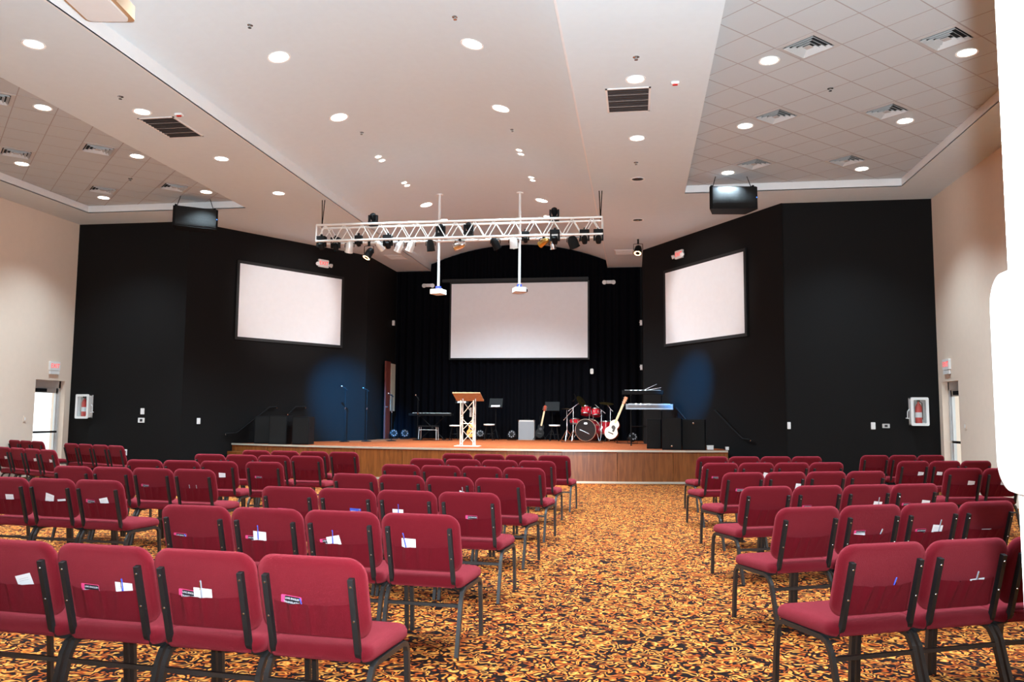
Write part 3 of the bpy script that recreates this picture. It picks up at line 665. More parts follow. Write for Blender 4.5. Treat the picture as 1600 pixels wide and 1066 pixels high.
def cabinet(label, lab2, x, flip):
    z = 1.65; t = thing('extinguisher_cabinet', label, 'fire cabinet', (x, YF, z))
    w, h, d = .17, .29, .16; ins = .045
    MB().box((-w, -.02, -h), (w, 0, h)).build('back', M['whiteplastic'], t)
    b = MB(); b.box((-w, -d, -h), (-w+.02, -.02, h)); b.box((w-.02, -d, -h), (w, -.02, h)); b.box((-w, -d, h-.02), (w, -.02, h)); b.box((-w, -d, -h), (w, -.02, -h+.02)); b.build('body', M['whiteplastic'], t)
    b = MB(); o_ = rrect(2*w+.02, 2*h+.02, .03); i_ = rrect(2*w-2*ins, 2*h-2*ins, .02); n = len(o_)
    vs = [(a, -d-.025, c) for a, c in o_]+[(a, -d-.025, c) for a, c in i_]+[(a, -d, c) for a, c in o_]+[(a, -d, c) for a, c in i_]
    b.add(vs, [(k, (k+1) % n, n+(k+1) % n, n+k) for k in range(n)]+[(k, (k+1) % n, 2*n+(k+1) % n, 2*n+k) for k in range(n)]+[(n+k, n+(k+1) % n, 3*n+(k+1) % n, 3*n+k) for k in range(n)])
    fr = b.build('door', M['whiteplastic'], t)
    MB().box((-w+ins, -d-.012, -h+ins), (w-ins, -d-.008, h-ins)).build('glass_pane', M['glass'], fr)
    s = -1 if flip else 1
    MB().tube([(s*(w+.01), -.08, .05), (s*(w+.05), -.09, .0), (s*(w+.055), -.09, -.13), (s*(w+.09), -.09, -.14), (s*(w+.01), -.09, -.15)], .010, 6).build('breaker_bar', M['whiteplastic'], t)
    e = thing('fire_extinguisher', lab2, 'fire extinguisher', (x, YF-.09, z-.255)); e.scale = (1.25, 1.0, 1.08)
    MB().lathe([(.05, 0), (.055, .02), (.055, .32), (.035, .38), (.018, .40), (.018, .43)], 18).build('cylinder', M['red'], e, True)
    MB().lathe([(.0565, .12), (.0565, .22)], 18, cap=False).build('label_band', M['paper'], e, True)
    MB().box((-.015, -.05, .43), (.015, .03, .47)).build('valve', M['blackmetal'], e)
    MB().tube([(.0, -.03, .44), (.055, -.02, .40), (.062, 0, .2), (.06, 0, .08)], .008, 6).build('hose', M['blackplastic'], e)
cabinet('white fire extinguisher cabinet on left black wall', 'red fire extinguisher inside the left wall cabinet', -13.58, False)
cabinet('white fire extinguisher cabinet on right black wall', 'red fire extinguisher inside the right wall cabinet', 5.90, True)
# near white wall box on the entrance jamb
t = thing('wall_dispenser', 'overexposed white rounded plastic box on entrance wall close to the camera', 'wall box', (.448, .93, 1.545))
def rbox(w, h, r, d0, d1, edge):
    rings = []
    for ins, dd in ((0, d0), (0, d1-edge), (edge*.3, d1-edge*.3), (edge, d1)):
        rings.append([Vector((-dd, a, c)) for a, c in rrect(w-2*ins, h-2*ins, r-ins*.5, 8)])
    return MB().rings(rings)
rbox(.30, .262, .035, 0, .022, .009).build('housing', M['white'], t, True)
MB().box((-.025, -.06, -.012), (-.0222, .02, .012)).build('sensor_window', M['greypen'], t)

# left stage doorway with half-open door
t = thing('stage_door', 'dark red wooden door standing open on the left side of the stage', 'door', (-7.82, 24.95, ZSTG))
MB().box((-.05, .0, .01), (.0, .48, 2.45)).build('door_leaf', M['brown'], t); MB().box((-.06, .48, .88), (.01, .95, 2.40)).build('beige_panel', M['beige'], t)
MB().lathe([(.03, 0), (.03, .05)], 12, frame((0, .08, 1.0), (1, 0, 0))).build('knob', M['chrome'], t, True)

# ------------------------------------------------------------------ stage gear
def sub(label, x, y, w, h, d, rz=0, logo=None):
    t = thing('stage_speaker', label, 'speaker', (x, y, ZSTG+.002), rz)
    MB().prism(rrect(w, d, .02, 3), 0, h).build('cabinet', M['blackplastic'], t)
    MB().prism(rrect(w-.05, h-.06, .02, 3), -d/2-.014, -d/2-.001, 'y').build('front_grille', M['grille'], t).location = (0, 0, h/2)
    for s in (-1, 1): MB().box((s*w/2-.004, -.08, h*.55), (s*w/2+.004, .08, h*.65)).build('handle', M['blackmetal'], t)
    if logo: MB().lathe([(.02, 0), (.001, .004)], 12, frame((0, -d/2-.014, h*logo), (0, -1, 0)), cap=False).build('badge', M['chrome'], t)
sub('black speaker at left stage corner, leftmost of three', -9.52, 20.15, .46, .70, .5, .25)
sub('black speaker at left stage corner, middle and tallest of three', -8.92, 19.75, .44, .72, .5, .12)
sub('black speaker at left stage corner, rightmost of three', -8.36, 19.85, .42, .69, .5, .1)
sub('black speaker at right stage corner, leftmost and narrowest of three', .40, 20.15, .34, .70, .5, -.1)
sub('black speaker at right stage corner, middle one with low badge', .79, 19.62, .44, .73, .45, -.08, .12)
sub('black speaker at right stage corner, rightmost one with top badge', 1.30, 19.75, .52, .70, .5, -.12, .88)

def mic_stand(label, x, y, h, lean):
    t = thing('microphone_stand', label, 'microphone stand', (x, y, ZSTG))
    MB().lathe([(.145, 0), (.145, .012), (.05, .03), (.018, .035)], 24).build('base', M['blackmetal'], t, True)
    MB().tube([(0, 0, .02), (0, 0, h-.06)], .010, 8).build('pole', M['blackmetal'], t, True)
    MB().lathe([(.016, h*.6), (.018, h*.6+.05)], 10).build('clutch', M['chrome'], t, True)
    d = Vector((lean, .05, .28 if lean < 0 else .28)).normalized(); p = Vector((0, 0, h-.05))
    MB().tube([p, p+Vector((0, 0, .03)), p+d*.05], .014, 8).build('clip', M['blackplastic'], t, True)
    m = MB(); m.tube([p-d*.06, p+d*.12], [.010, .016], 10); m.build('microphone', M['blackmetal'], t, True)
    MB().lathe([(.016, 0), (.026, .012), (.026, .03), (.012, .05)], 12, frame(p+d*.12, d)).build('mic_head', M['chrome'], t, True)
mic_stand('microphone stand nearest the left angled wall, first of four', -8.06, 22.0, 1.52, -.5)
mic_stand('microphone stand in the blue light, second of four', -7.6, 22.5, 1.50, -.6)
mic_stand('microphone stand by the open red door, third of four', -7.08, 23.2, 1.36, -.5)
mic_stand('microphone stand in front of the small keyboard, fourth of four', -6.60, 24.3, 1.30, -.2)

def lectern():
    t = thing('lectern', 'truss lectern with slanted wooden top at the front of stage', 'lectern', (-4.13, 19.9, ZSTG))
    MB().prism(rrect(.62, .40, .03), 0, .02).build('base_plate', M['alu'], t)
    H = 1.13; xs_, ys_ = .16, .12
    corners = [(-xs_, -ys_), (xs_, -ys_), (xs_, ys_), (-xs_, ys_)]
    for x, y in corners: MB().tube([(x, y, .02), (x, y, H+(.06 if y > 0 else 0))], .017, 10).build('upright', M['alu'], t, True)
    for (a, c) in ((0, 1), (1, 2), (2, 3), (3, 0)):
        z = [.05, .40, .72, H-.02]
        for k in range(3):
            p, q = (corners[a], corners[c]) if k % 2 == 0 else (corners[c], corners[a])
            MB().tube([(*p, z[k]), (*q, z[k+1])], .008, 6).build('brace', M['alu'], t)
        MB().tube([(*corners[a], .56), (*corners[c], .56)], .008, 6).build('cross_bar', M['alu'], t)
    mx = Matrix.Translation((0, 0, H+.09)) @ Matrix.Rotation(math.radians(-20), 4, 'X')
    MB().box((-.345, -.26, -.012), (.345, .26, .012), mx).build('top_board', M['lightwood'], t)
    MB().box((-.345, .255, -.012), (.345, .275, .035), mx).build('book_ledge', M['lightwood'], t)
    MB().box((.05, -.05, .72), (.10, .05, .95)).build('control_box', M['ampgrey'], t)
lectern()
def keyboard(name, label, x, y, z, w, d, h, m, keys=True, rz=0):
    t = thing(name, label, 'keyboard', (x, y, z), rz)
    MB().prism(rrect(w, d, .02, 3), 0, h).build('case', m, t)
    MB().box((-w*.44, d*.02, h), (w*.44, d*.44, h+.012)).build('white_keys', M['ivory'], t)
    n = 24
    b = MB()
    for k in range(n):
        if k % 7 in (2, 6): continue
        xk = -w*.44+w*.88*(k+1)/n; b.box((xk-.006, d*.02, h+.012), (xk+.006, d*.28, h+.022))
    b.build('black_keys', M['ink'], t)['kind'] = 'stuff'
    MB().box((-w*.46, -d/2-.003, h*.25), (w*.46, -d/2, h*.8)).build('rear_panel', M['blackmetal'] if m != M['silverkeys'] else M['ampgrey'], t)
    for k in range(4): MB().box((-w*.3+k*.12, -d*.35, h), (-w*.3+k*.12+.05, -d*.2, h+.008)).build('control', M['chrome'], t)
def x_stand(label, x, y, w, z0, z1, m=None):
    m = m or M['blackmetal']; t = thing('keyboard_stand', label, 'stand', (x, y, z0)); h = z1-z0
    for yy in (-.05, .05):
        s = 1 if yy > 0 else -1
        MB().tube([(-s*w/2, yy, .02), (s*w/2, yy, h-.02)], .016, 8).build('leg', m, t, True)
    for xx in (-w/2, w/2): MB().box((xx-.02, -.20, 0), (xx+.02, .20, .03)).build('foot_bar', m, t); MB().box((xx-.02, -.18, h-.03), (xx+.02, .18, h)).build('top_bar', m, t)
keyboard('stage_keyboard', 'slim dark keyboard on a stand at the back left of stage', -6.40, 25.15, 1.48, 1.38, .32, .075, M['blackplastic'])
x_stand('folding stand under the slim dark keyboard', -6.35, 25.15, .75, ZSTG, 1.478)
def bench(label, x, y, w, h):
    t = thing('keyboard_bench', label, 'bench', (x, y, ZSTG))
    for s in (-1, 1):
        for d in (-.14, .14): MB().tube([(s*w/2, d, 0), (s*w/2*.96, d*.8, h-.04)], .013, 8).build('leg', M['doorpaint'], t, True)
        MB().tube([(s*w/2*.98, -.14, h*.66), (s*w/2*.98, .14, h*.66)], .010, 6).build('stretcher', M['doorpaint'], t)
    MB().tube([(-w/2*.97, -.13, h*.7), (w/2*.97, -.13, h*.7)], .010, 6).build('stretcher', M['doorpaint'], t)
    MB().prism(rrect(w+.05, .34, .04), h-.045, h).build('seat', M['blackplastic'], t)
bench('black topped keyboard bench with blue-grey frame under the keyboard', -6.37, 24.75, .56, .44)
def stool(label, x, y, h, tall=True):
    t = thing('stage_stool', label, 'stool', (x, y, ZSTG))
    MB().lathe([(.16, h-.045), (.175, h-.03), (.17, h), (.001, h+.004)], 20, cap=False).build('seat', M['white'], t, True)
    MB().lathe([(.155, h-.05), (.155, h-.045)], 20).build('seat_base', M['blackmetal'], t)
    for k in range(4):
        a = math.pi/4+k*math.pi/2; MB().tube([(.10*math.cos(a), .10*math.sin(a), h-.05), (.19*math.cos(a), .19*math.sin(a), 0)], .012, 8).build('leg', M['blackmetal'], t, True)
    n = 20; r = .15
    MB().tube([(r*math.cos(2*math.pi*k/n), r*math.sin(2*math.pi*k/n), h*.4) for k in range(n+1)], .008, 6).build('foot_ring', M['blackmetal'], t, True)
stool('white topped stool behind the lectern, left of its frame', -5.60, 25.0, .46)
stool('white topped stool behind the lectern, right of its frame', -4.52, 25.0, .50)
stool('white topped stool beside the grey amplifier', -2.52, 25.2, .49)
def music_stand(label, x, y, h, w, white=False):
    t = thing('music_stand', label, 'music stand', (x, y, ZSTG))
    MB().tube([(0, 0, .25), (0, 0, h-.05)], .011, 8).build('pole', M['blackmetal'], t, True)
    for k in range(3):
        a = -math.pi/2+k*2*math.pi/3+.5; MB().tube([(0, 0, .34), (.26*math.cos(a), .26*math.sin(a), .01)], .009, 6).build('leg', M['blackmetal'], t)
    mx = Matrix.Translation((0, 0, h)) @ Matrix.Rotation(math.radians(-25), 4, 'X')
    MB().box((-w/2, -.008, -.15), (w/2, .008, .17), mx).build('desk', M['blackmetal'], t)
    MB().box((-w/2, -.06, -.165), (w/2, .01, -.15), mx).build('ledge', M['blackmetal'], t)
    if white:
        p = thing('sheet_music', 'white sheets on the music stand '+white, 'sheet music', (x, y, ZSTG+h))
        MB().box((-w*.32, -.05, -.147), (w*.32, -.012, -.085), Matrix.Rotation(math.radians(-25), 4, 'X')).build('pages', M['paper'], p)
        MB().box((-w*.30, -.056, -.147), (w*.24, -.0505, -.10), Matrix.Rotation(math.radians(-25), 4, 'X')).build('top_sheet', M['paper'], p)
music_stand('black music stand behind the lectern, left of its frame', -5.48, 25.5, 1.26, .42, 'left of the lectern frame')
music_stand('low flat music stand behind the lectern, right of its frame', -4.40, 25.5, 1.14, .42, 'right of the lectern frame')
music_stand('black music stand between grey amplifier and drum kit', -2.66, 25.85, 1.05, .46)
t = thing('guitar_amplifier', 'silver-grey guitar amplifier standing at the back of stage', 'amplifier', (-3.45, 25.75, ZSTG))
MB().prism(rrect(.50, .26, .02, 3), 0, .62).build('cabinet', M['doorpaint'], t); MB().prism(rrect(.46, .56, .015, 3), -.145, -.131, 'y').build('grille_cloth', M['ampgrey'], t).location = (0, 0, .30)
MB().tube([(-.1, 0, .62), (-.08, 0, .65), (.08, 0, .65), (.1, 0, .62)], .010, 6).build('handle', M['blackmetal'], t)
for s in (-1, 1): MB().box((s*.24-.015, -.145, .60), (s*.24+.015, -.10, .63)).build('corner_cap', M['chrome'], t)
def floor_par(label, x, y, aim, blue=False):
    t = thing('floor_led_light', label, 'stage light', (x, y, ZSTG)); a = Vector(aim).normalized(); c = Vector((0, 0, .17)); mx = frame(c, a)
    MB().lathe([(.06, -.10), (.11, -.06), (.125, .05), (.13, .06), (.12, .065)], 20, mx).build('housing', M['blackmetal'], t, True)
    for k in range(8):
        q = 2*math.pi*k/8; p = mx @ Vector((.085*math.cos(q), .085*math.sin(q), .068)); MB().lathe([(.024, 0), (.018, .006), (.001, .009)], 10, frame(p, a), cap=False).build('led', M['led'], t, True)
    b = MB(); b.tube([(-.14, 0, .17), (-.14, 0, .01), (.14, 0, .01), (.14, 0, .17)], .011, 6); b.build('stand_yoke', M['blackmetal'], t)
floor_par('round led light on stage floor beside the third microphone stand', -7.62, 25.2, (.5, -1, .3)); floor_par('round led light on stage floor, right of the similar one by the door', -7.28, 25.3, (.3, -1, .2))
floor_par('round led light on stage floor left of the grey amplifier', -3.86, 25.35, (-.1, -1, .25)); floor_par('round led light on stage floor behind the lectern', -4.86, 25.3, (.3, -1, .6))
floor_par('round led light under the right keyboards', -.15, 23.6, (.4, -.9, .5))
# guitars
def guitar_outline(s, el=False):
    pts = []; n = 48
    for k in range(n):
        a = 2*math.pi*k/n; c, z = math.cos(a), math.sin(a)
        u = (z+1)/2
        w = .195-.055*u+(-.055*math.exp(-((u-.60)/.13)**2))
        if el: w *= .85
        pts.append((w*c*s*(1.0 if abs(z) < .98 else .9), z*.245*s))
    return pts
def guitar(name, label, loc, tilt, rz, top, side, electric=False, s=1.0, depth=.105):
    t = thing(name, label, 'guitar', loc, rz); mx = Matrix.Rotation(tilt, 4, 'Y') @ Matrix.Rotation(math.radians(-12), 4, 'X')
    out = guitar_outline(s, electric); zc = .30*s
    def loop(y, k=1): return [mx @ Vector((x*k, y, z*k+zc)) for x, z in out]
    MB().rings([loop(-depth/2), loop(depth/2)]).build('body', side, t, True)
    MB().rings([loop(-depth/2-.004, .985), loop(-depth/2+.001, .99)]).build('soundboard', top, t)
    q = frame(mx @ Vector((0, -depth/2-.0045, zc+.055*s)), mx.to_3x3() @ Vector((0, -1, 0)))
    MB().lathe([(.048*s, 0), (.001, .001)], 20, q, cap=False).build('sound_hole' if not electric else 'pickup', M['ink'], t)
    MB().box((-.07*s, -depth/2-.014, zc-.11*s), (.07*s, -depth/2-.003, zc-.085*s), mx).build('bridge', M['ink'], t)
    if not electric: MB().prism([(x*.5+.045, z) for x, z in rrect(.11*s, .13*s, .04)], -depth/2-.0065, -depth/2-.0042, 'y').build('pickguard', M['ink'], t).matrix_local = mx @ Matrix.Translation((0, 0, zc+.015))
    MB().box((-.026*s, -depth/2-.012, zc+.16*s), (.026*s, -depth/2+.02, zc+.66*s), mx).build('neck', M['maple'], t)
    MB().prism([(-.028*s, 0), (.028*s, 0), (.042*s, .19*s), (-.042*s, .19*s)], -.012, .008, 'y').build('headstock', M['mahogany'], t).matrix_local = mx @ Matrix.Translation((0, -depth/2, zc+.655*s))
    for k in range(3):
        for sg in (-1, 1): MB().lathe([(.008, 0), (.008, .03)], 8, mx @ frame((sg*.036, -depth/2, zc+(.70+.05*k)*s), (sg, 0, 0))).build('tuner', M['chrome'], t)
def guitar_stand(label, loc, rz):
    t = thing('guitar_stand', label, 'stand', loc, rz)
    for k in range(3):
        a = math.pi/2+k*2*math.pi/3; MB().tube([(0, .1, .36), (.24*math.cos(a), .1+.22*math.sin(a), .01)], .010, 6).build('leg', M['blackmetal'], t)
    MB().tube([(0, .1, .36), (0, .13, .75)], .010, 6).build('upright', M['blackmetal'], t)
    for s in (-1, 1): MB().tube([(0, .1, .14), (s*.10, .08, .11), (s*.10, -.12, .09)], .010, 6).build('cradle_arm', M['blackmetal'], t)
guitar('acoustic_guitar', 'acoustic guitar with pale top and red-brown sides leaning beside drum kit', (-.86, 24.2, ZSTG+.04), .36, -.35, M['spruce'], M['mahogany'], s=1.22)
guitar_stand('black guitar stand holding the acoustic guitar', (-.78, 24.45, ZSTG), -.3)
guitar('electric_guitar', 'orange sunburst electric guitar seen through the lectern frame', (-5.12, 25.0, ZSTG+.03), .10, 0, M['sunburst'], M['sunburst'], True, .9, .05)
guitar_stand('black guitar stand holding the sunburst guitar', (-5.10, 25.16, ZSTG), 0)
guitar('bass_guitar', 'black bass guitar with pale neck leaning right of the amplifier', (-3.02, 25.2, ZSTG+.03), .20, .1, M['blackplastic'], M['blackplastic'], True, .95, .05)
guitar_stand('black guitar stand holding the black bass guitar', (-3.0, 25.36, ZSTG), 0)
# drum kit
def drums():
    X, Y = -1.55, 25.0; t = thing('drum_kit', 'red drum kit with chrome hardware and black bass drum head', 'drum kit', (X, Y, ZSTG))
    r = .325; ax = Vector((.10, 1, 0)).normalized(); mx = frame((0, -.1, r+.02), (-.32, -1, 0))
    bd = MB().lathe([(r, -.42), (r, 0)], 32, mx, cap=False).build('bass_drum_shell', M['reddrum'], t, True)
    hd = MB().lathe([(r*.985, -.002), (.001, 0)], 32, mx, cap=False).build('bass_drum_head', M['drumhead'], bd, True)
    for z in (-.42, -.0): MB().lathe([(r-.004, z-.02), (r+.014, z-.02), (r+.014, z+.02), (r-.004, z+.02), (r-.004, z-.02)], 32, mx, cap=False).build('hoop', M['chrome'], bd, True)
    for dx in (-.022, .022): MB().lathe([(.032, .004), (.001, .006)], 16, mx @ Matrix.Translation((dx if True else 0, .20, 0)), cap=False).build('white_badge', M['paper'], bd)
    MB().tube([mx @ Vector((-.20, .02, .008)), mx @ Vector((.12, -.12, .008))], .006, 6).build('mic_rod', M['chrome'], bd)
    for s in (-1, 1): MB().tube([mx @ Vector((s*r*.95, -.06, -.1)), mx @ Vector((s*(r+.12), -r-.01, .02))], .009, 6).build('spur', M['chrome'], bd)
    def tom(x, y, z, rr, h, tilt):
        m2 = frame((x, y, z), tilt); d = MB().lathe([(rr, -h/2), (rr, h/2)], 24, m2, cap=False).build('tom_shell', M['reddrum'], t, True)
        MB().lathe([(rr, h/2-.005), (.001, h/2)], 24, m2, cap=False).build('drum_head', M['paper'], d, True)
        for zz in (-h/2, h/2): MB().lathe([(rr-.003, zz-.015), (rr+.01, zz-.015), (rr+.01, zz+.012), (rr-.003, zz+.012), (rr-.003, zz-.015)], 24, m2, cap=False).build('rim', M['chrome'], d, True)
        for k in range(6):
            a = k*math.pi/3; MB().box((rr*math.cos(a)-.008, rr*math.sin(a)-.008, -.04), (rr*math.cos(a)+.008, rr*math.sin(a)+.008, .04), m2).build('lug', M['chrome'], d)
    tom(.0, .12, .92, .15, .22, (.05, .35, 1)); tom(.30, .14, .87, .13, .20, (-.05, .35, 1)); tom(.58, .42, .42, .20, .38, (0, 0, 1))
    for x in (.10, .22): MB().tube([(x, .08, .62), (x, .10, .86)], .014, 8).build('tom_post', M['chrome'], t, True)
    tom(-.35, .45, .60, .17, .14, (0, .1, 1))
    def cstand(x, y, h, tip, r_, tilt, boom=True, col='chrome'):
        for k in range(3):
            a = k*2*math.pi/3+.4; MB().tube([(x, y, .34), (x+.24*math.cos(a), y+.24*math.sin(a), .015)], .010, 6).build('stand_leg', M['chrome'], t)
        MB().tube([(x, y, .12), (x, y, h)], .013, 8).build('stand_pole', M['chrome'], t, True)
        if boom:
            v = Vector(tip)-Vector((x, y, h)); MB().tube([Vector((x, y, h))-v*.6, Vector(tip)], .010, 8).build('boom_arm', M['chrome'], t, True)
        if r_: MB().lathe([(.02, .02), (.04, .012), (r_*.6, .006), (r_, 0)], 28, frame(tip, tilt), cap=False).build('cymbal', M['brass'], t, True)
    cstand(-.38, -.05, 1.02, (-.14, .0, 1.20), .20, (.8, -.45, .55)); cstand(-.58, .1, .75, (-.40, .1, .95), 0, (0, 0, 1)); cstand(.46, .2, .95, (.26, .2, 1.12), 0, (0, 0, 1)); cstand(-.62, .5, .95, (-.62, .5, .98), .18, (0, 0, 1), False); cstand(.72, .5, 1.0, (.60, .5, 1.15), .22, (.1, -.2, 1))
    MB().tube([(-.40, .1, 1.2), (-.30, .05, 1.32), (-.36, .02, 1.44)], .010, 6).build('overhead_mic', M['blackmetal'], t)
    MB().lathe([(.14, .50), (.15, .55), (.10, .58)], 18).build('throne_seat', M['blackplastic'], t, True).location = (.05, .75, 0)
    MB().tube([(.05, .75, 0), (.05, .75, .5)], .02, 8).build('throne_post', M['chrome'], t)
drums()
# keyboard tower on the right
kx, ky = .205, 22.1
def tower():
    t = thing('keyboard_stand', 'tall two-tier black keyboard stand at right of stage', 'stand', (kx, ky, ZSTG))
    for s in (-.38, .42):
        MB().tube([(s, .17, 0), (s, .17, 1.36)], .018, 8).build('upright', M['blackmetal'], t, True); MB().box((s-.02, -.25, 0), (s+.02, .25, .03)).build('foot_bar', M['blackmetal'], t)
        for z in (.92, 1.32): MB().box((s-.015, -.22, z), (s+.015, .17, z+.025)).build('arm', M['blackmetal'], t)
    MB().tube([(-.38, .17, .5), (.42, .17, .5)], .014, 8).build('cross_bar', M['blackmetal'], t)
tower()
keyboard('synthesizer_keyboard', 'silver keyboard on the lower tier of the right stand', kx+.10, ky-.05, ZSTG+.950, 1.24, .32, .14, M['silverkeys'])
keyboard('synthesizer_keyboard', 'black keyboard on the upper tier of the right stand', kx-.07, ky-.05, ZSTG+1.350, 1.08, .30, .10, M['blackplastic'])
for k, (a, c) in enumerate((((.18, .02, 1.50), (.50, .02, 1.62)), ((.22, .02, 1.49), (.62, .02, 1.53)))):
    tag(MB().tube([Vector((kx, ky, ZSTG))+Vector(a)-Vector((.2, 0, .03)), Vector((kx, ky, ZSTG))+Vector(c)-Vector((.2, 0, 0))], [.012, .008], 8).build('boom_microphone', M['chrome'], smooth=True), ['upper thin boom microphone reaching over the black keyboard', 'lower thin boom microphone reaching over the black keyboard'][k], 'microphone')
for lbl, pts in (('black cable lying on the stage floor by the keyboards', [(-.6, 23.6), (-.2, 23.2), (.1, 23.35), (.4, 23.1)]), ('black cable curling on the stage floor below the small keyboard', [(-6.7, 24.2), (-6.4, 23.9), (-6.2, 24.2), (-6.0, 24.0), (-5.5, 24.3)]), ('black cable on the stage floor in front of drums', [(-2.2, 24.0), (-1.8, 23.8), (-1.4, 24.1), (-1.0, 23.7)])):
    tag(MB().tube([(x, y, ZSTG+.012) for x, y in pts], .010, 6).build('stage_cable', M['blackplastic'], smooth=True), lbl, 'cable')

# ------------------------------------------------------------------ chairs
BACK_LEAN = .28
def by(z): return (.877-z)*BACK_LEAN               # back surface of the backrest at height z
def chair_parts():
    P = {}
    zc, h, w = .690, .374, .530
    rr = []
    for ins, dy in ((.060, .002), (.035, .0), (.014, .006), (.003, .018), (0, .030), (.004, .044), (.020, .056), (.05, .060)):
        loop = []
        for a, c in rrect(w-2*ins, h-2*ins, .085-ins*.6, 7, 0, zc): loop.append(Vector((a, by(c)+dy, c)))
        rr.append(loop)
    P['backrest'] = (MB().rings(rr), 'fabric', True)
    rr = []
    for ins, z in ((.05, .402), (.012, .408), (0, .425), (0, .452), (.010, .472), (.03, .482), (.08, .487)):
        loop = []
        for a, c in rrect(.525-2*ins, .50-2*ins, .065-ins*.5, 6, 0, .355):
            drop = max(0, (c-.48))**2*.9; loop.append(Vector((a, c, z-drop)))
        rr.append(loop)
    P['seat'] = (MB().rings(rr), 'fabric', True)
    # pleated literature pocket across the lower back
    b = MB(); nx, nz = 36, 8; vs = []
    rng = random.Random(3); ph = [rng.uniform(0, 6.28) for _ in range(4)]
    for j in range(nz+1):
        v = j/nz; z = .518+(.672-.518)*v
        for i in range(nx+1):
            u = i/nx*2-1; x = u*.185; edge = (1-abs(u)**9)
            slack = (.35+.65*v)*edge
            fold = max(0, math.sin(10*u+ph[0]+2.6*(1-v)*(1 if u > 0 else .4)+1.6*math.sin(3*u)))**1.5; y = by(z)-.002-.015*slack-.028*edge*(.2+.8*v)*fold*(.6+.4*math.sin(5*u+ph[1]))
            vs.append((x, y, z-(.010*(1-u*u)*v*v)))
    m_ = nx+1
    b.add(vs, [(j*m_+i, j*m_+i+1, (j+1)*m_+i+1, (j+1)*m_+i) for j in range(nz) for i in range(nx)])
    P['pocket'] = (b, 'pocketf', True)
    for s, k in ((-1, 'postL'), (1, 'postR')):
        b = MB(); pts = [(s*.207, by(z)-.013, z) for z in (.790, .70, .60, .52, .455)]+[(s*.210, by(.42)+.000, .418), (s*.222, by(.40)+.04, .398), (s*.236, .22, .394)]
        b.tube(pts, .0125, square=True); P[k] = (b, 'post', False)
        b = MB(); x = s*.250; b.tube([(x, .055, 0), (x, .105, .20), (x, .135, .325), (x, .165, .375), (x, .205, .390)], .0125, square=True); P['rear'+k[-1]] = (b, 'legm', False)
        b = MB(); b.tube([(x, .205, .390), (x, .52, .392)], .0125, square=True); P['rail'+k[-1]] = (b, 'legm', False)
        b = MB(); b.tube([(x, .52, .392), (x, .560, .378), (x, .580, .345), (x, .600, .18), (x, .612, 0)], .0125, square=True); P['front'+k[-1]] = (b, 'legm', False)
    P['stretcher'] = (MB().tube([(-.250, .128, .298), (.250, .128, .298)], .0105, square=True), 'legm', False)
    P['crossbar'] = (MB().tube([(-.250, .48, .388), (.250, .48, .388)], .0105, square=True), 'legm', False)
    NM = {'postL': 'back_post', 'postR': 'back_post', 'rearL': 'leg', 'rearR': 'leg', 'frontL': 'leg', 'frontR': 'leg', 'railL': 'side_rail', 'railR': 'side_rail', 'crossbar': 'cross_bar'}
    return {k: (NM.get(k, k), b.mesh(NM.get(k, k), M[m], sm)) for k, (b, m, sm) in P.items()}
CP = chair_parts()
SCREW = MB().lathe([(.006, 0), (.004, .003)], 8).mesh('screw', M['screw'])
proto = {}
def make_chair(x, y, ang, label, group, screws):
    t = thing('church_chair', label, 'chair', (x, y, 0), ang, group)
    for k, (nm, me) in CP.items():
        o = link(nm, me, t)
        if screws and k.startswith('post'):
            s = -.207 if k[-1] == 'L' else .207
            for z in (.755, .60): q = link('screw', SCREW, o); q.location = (s, by(z)-.0258, z); q.rotation_euler = (math.pi/2+.27, 0, 0)
    return t
TXT1 = text_mesh('flyer_line', 'LIVE ENGLISH', .0125, M['paper'], .0002); TXT2 = text_mesh('flyer_line', 'TRANSLATION', .0135, M['paper'], .0002)
FL_BODY = MB().prism(rrect(.100, .100, .006, 3), -.0006, .0, 'y').mesh('card', M['magenta'])
FL_PANEL = MB().prism(rrect(.080, .042, .006, 3), -.0010, -.0007, 'y').mesh('black_panel', M['ink'])
CARD = MB().prism([(-.047, -.05), (.047, -.05), (.047, .05), (-.047, .05)], -.0008, 0, 'y').mesh('sheet', M['paper'])
CARD_LINE = MB().box((-.03, -.0011, -.0005), (.03, -.0009, .0005)).mesh('printed_line', M['greypen'])
BLUEL = MB().prism([(-.05, -.05), (.05, -.05), (.05, .05), (-.05, .05)], -.0008, 0, 'y').mesh('sheet', M['bluepaper'])
BLUE_STR = MB().box((-.04, -.0012, -.008), (.02, -.0009, .006)).mesh('white_stripe', M['paper'])
PENB = MB().lathe([(.002, -.042), (.0045, -.035), (.0045, .055), (.003, .06)], 8).mesh('barrel', M['bluepen'], True); PENG = MB().lathe([(.002, -.042), (.0045, -.035), (.0045, .055), (.003, .06)], 8).mesh('barrel', M['greypen'], True)
PCLIP = MB().box((-.002, -.0075, .015), (.002, -.005, .055)).mesh('clip', M['chrome'])
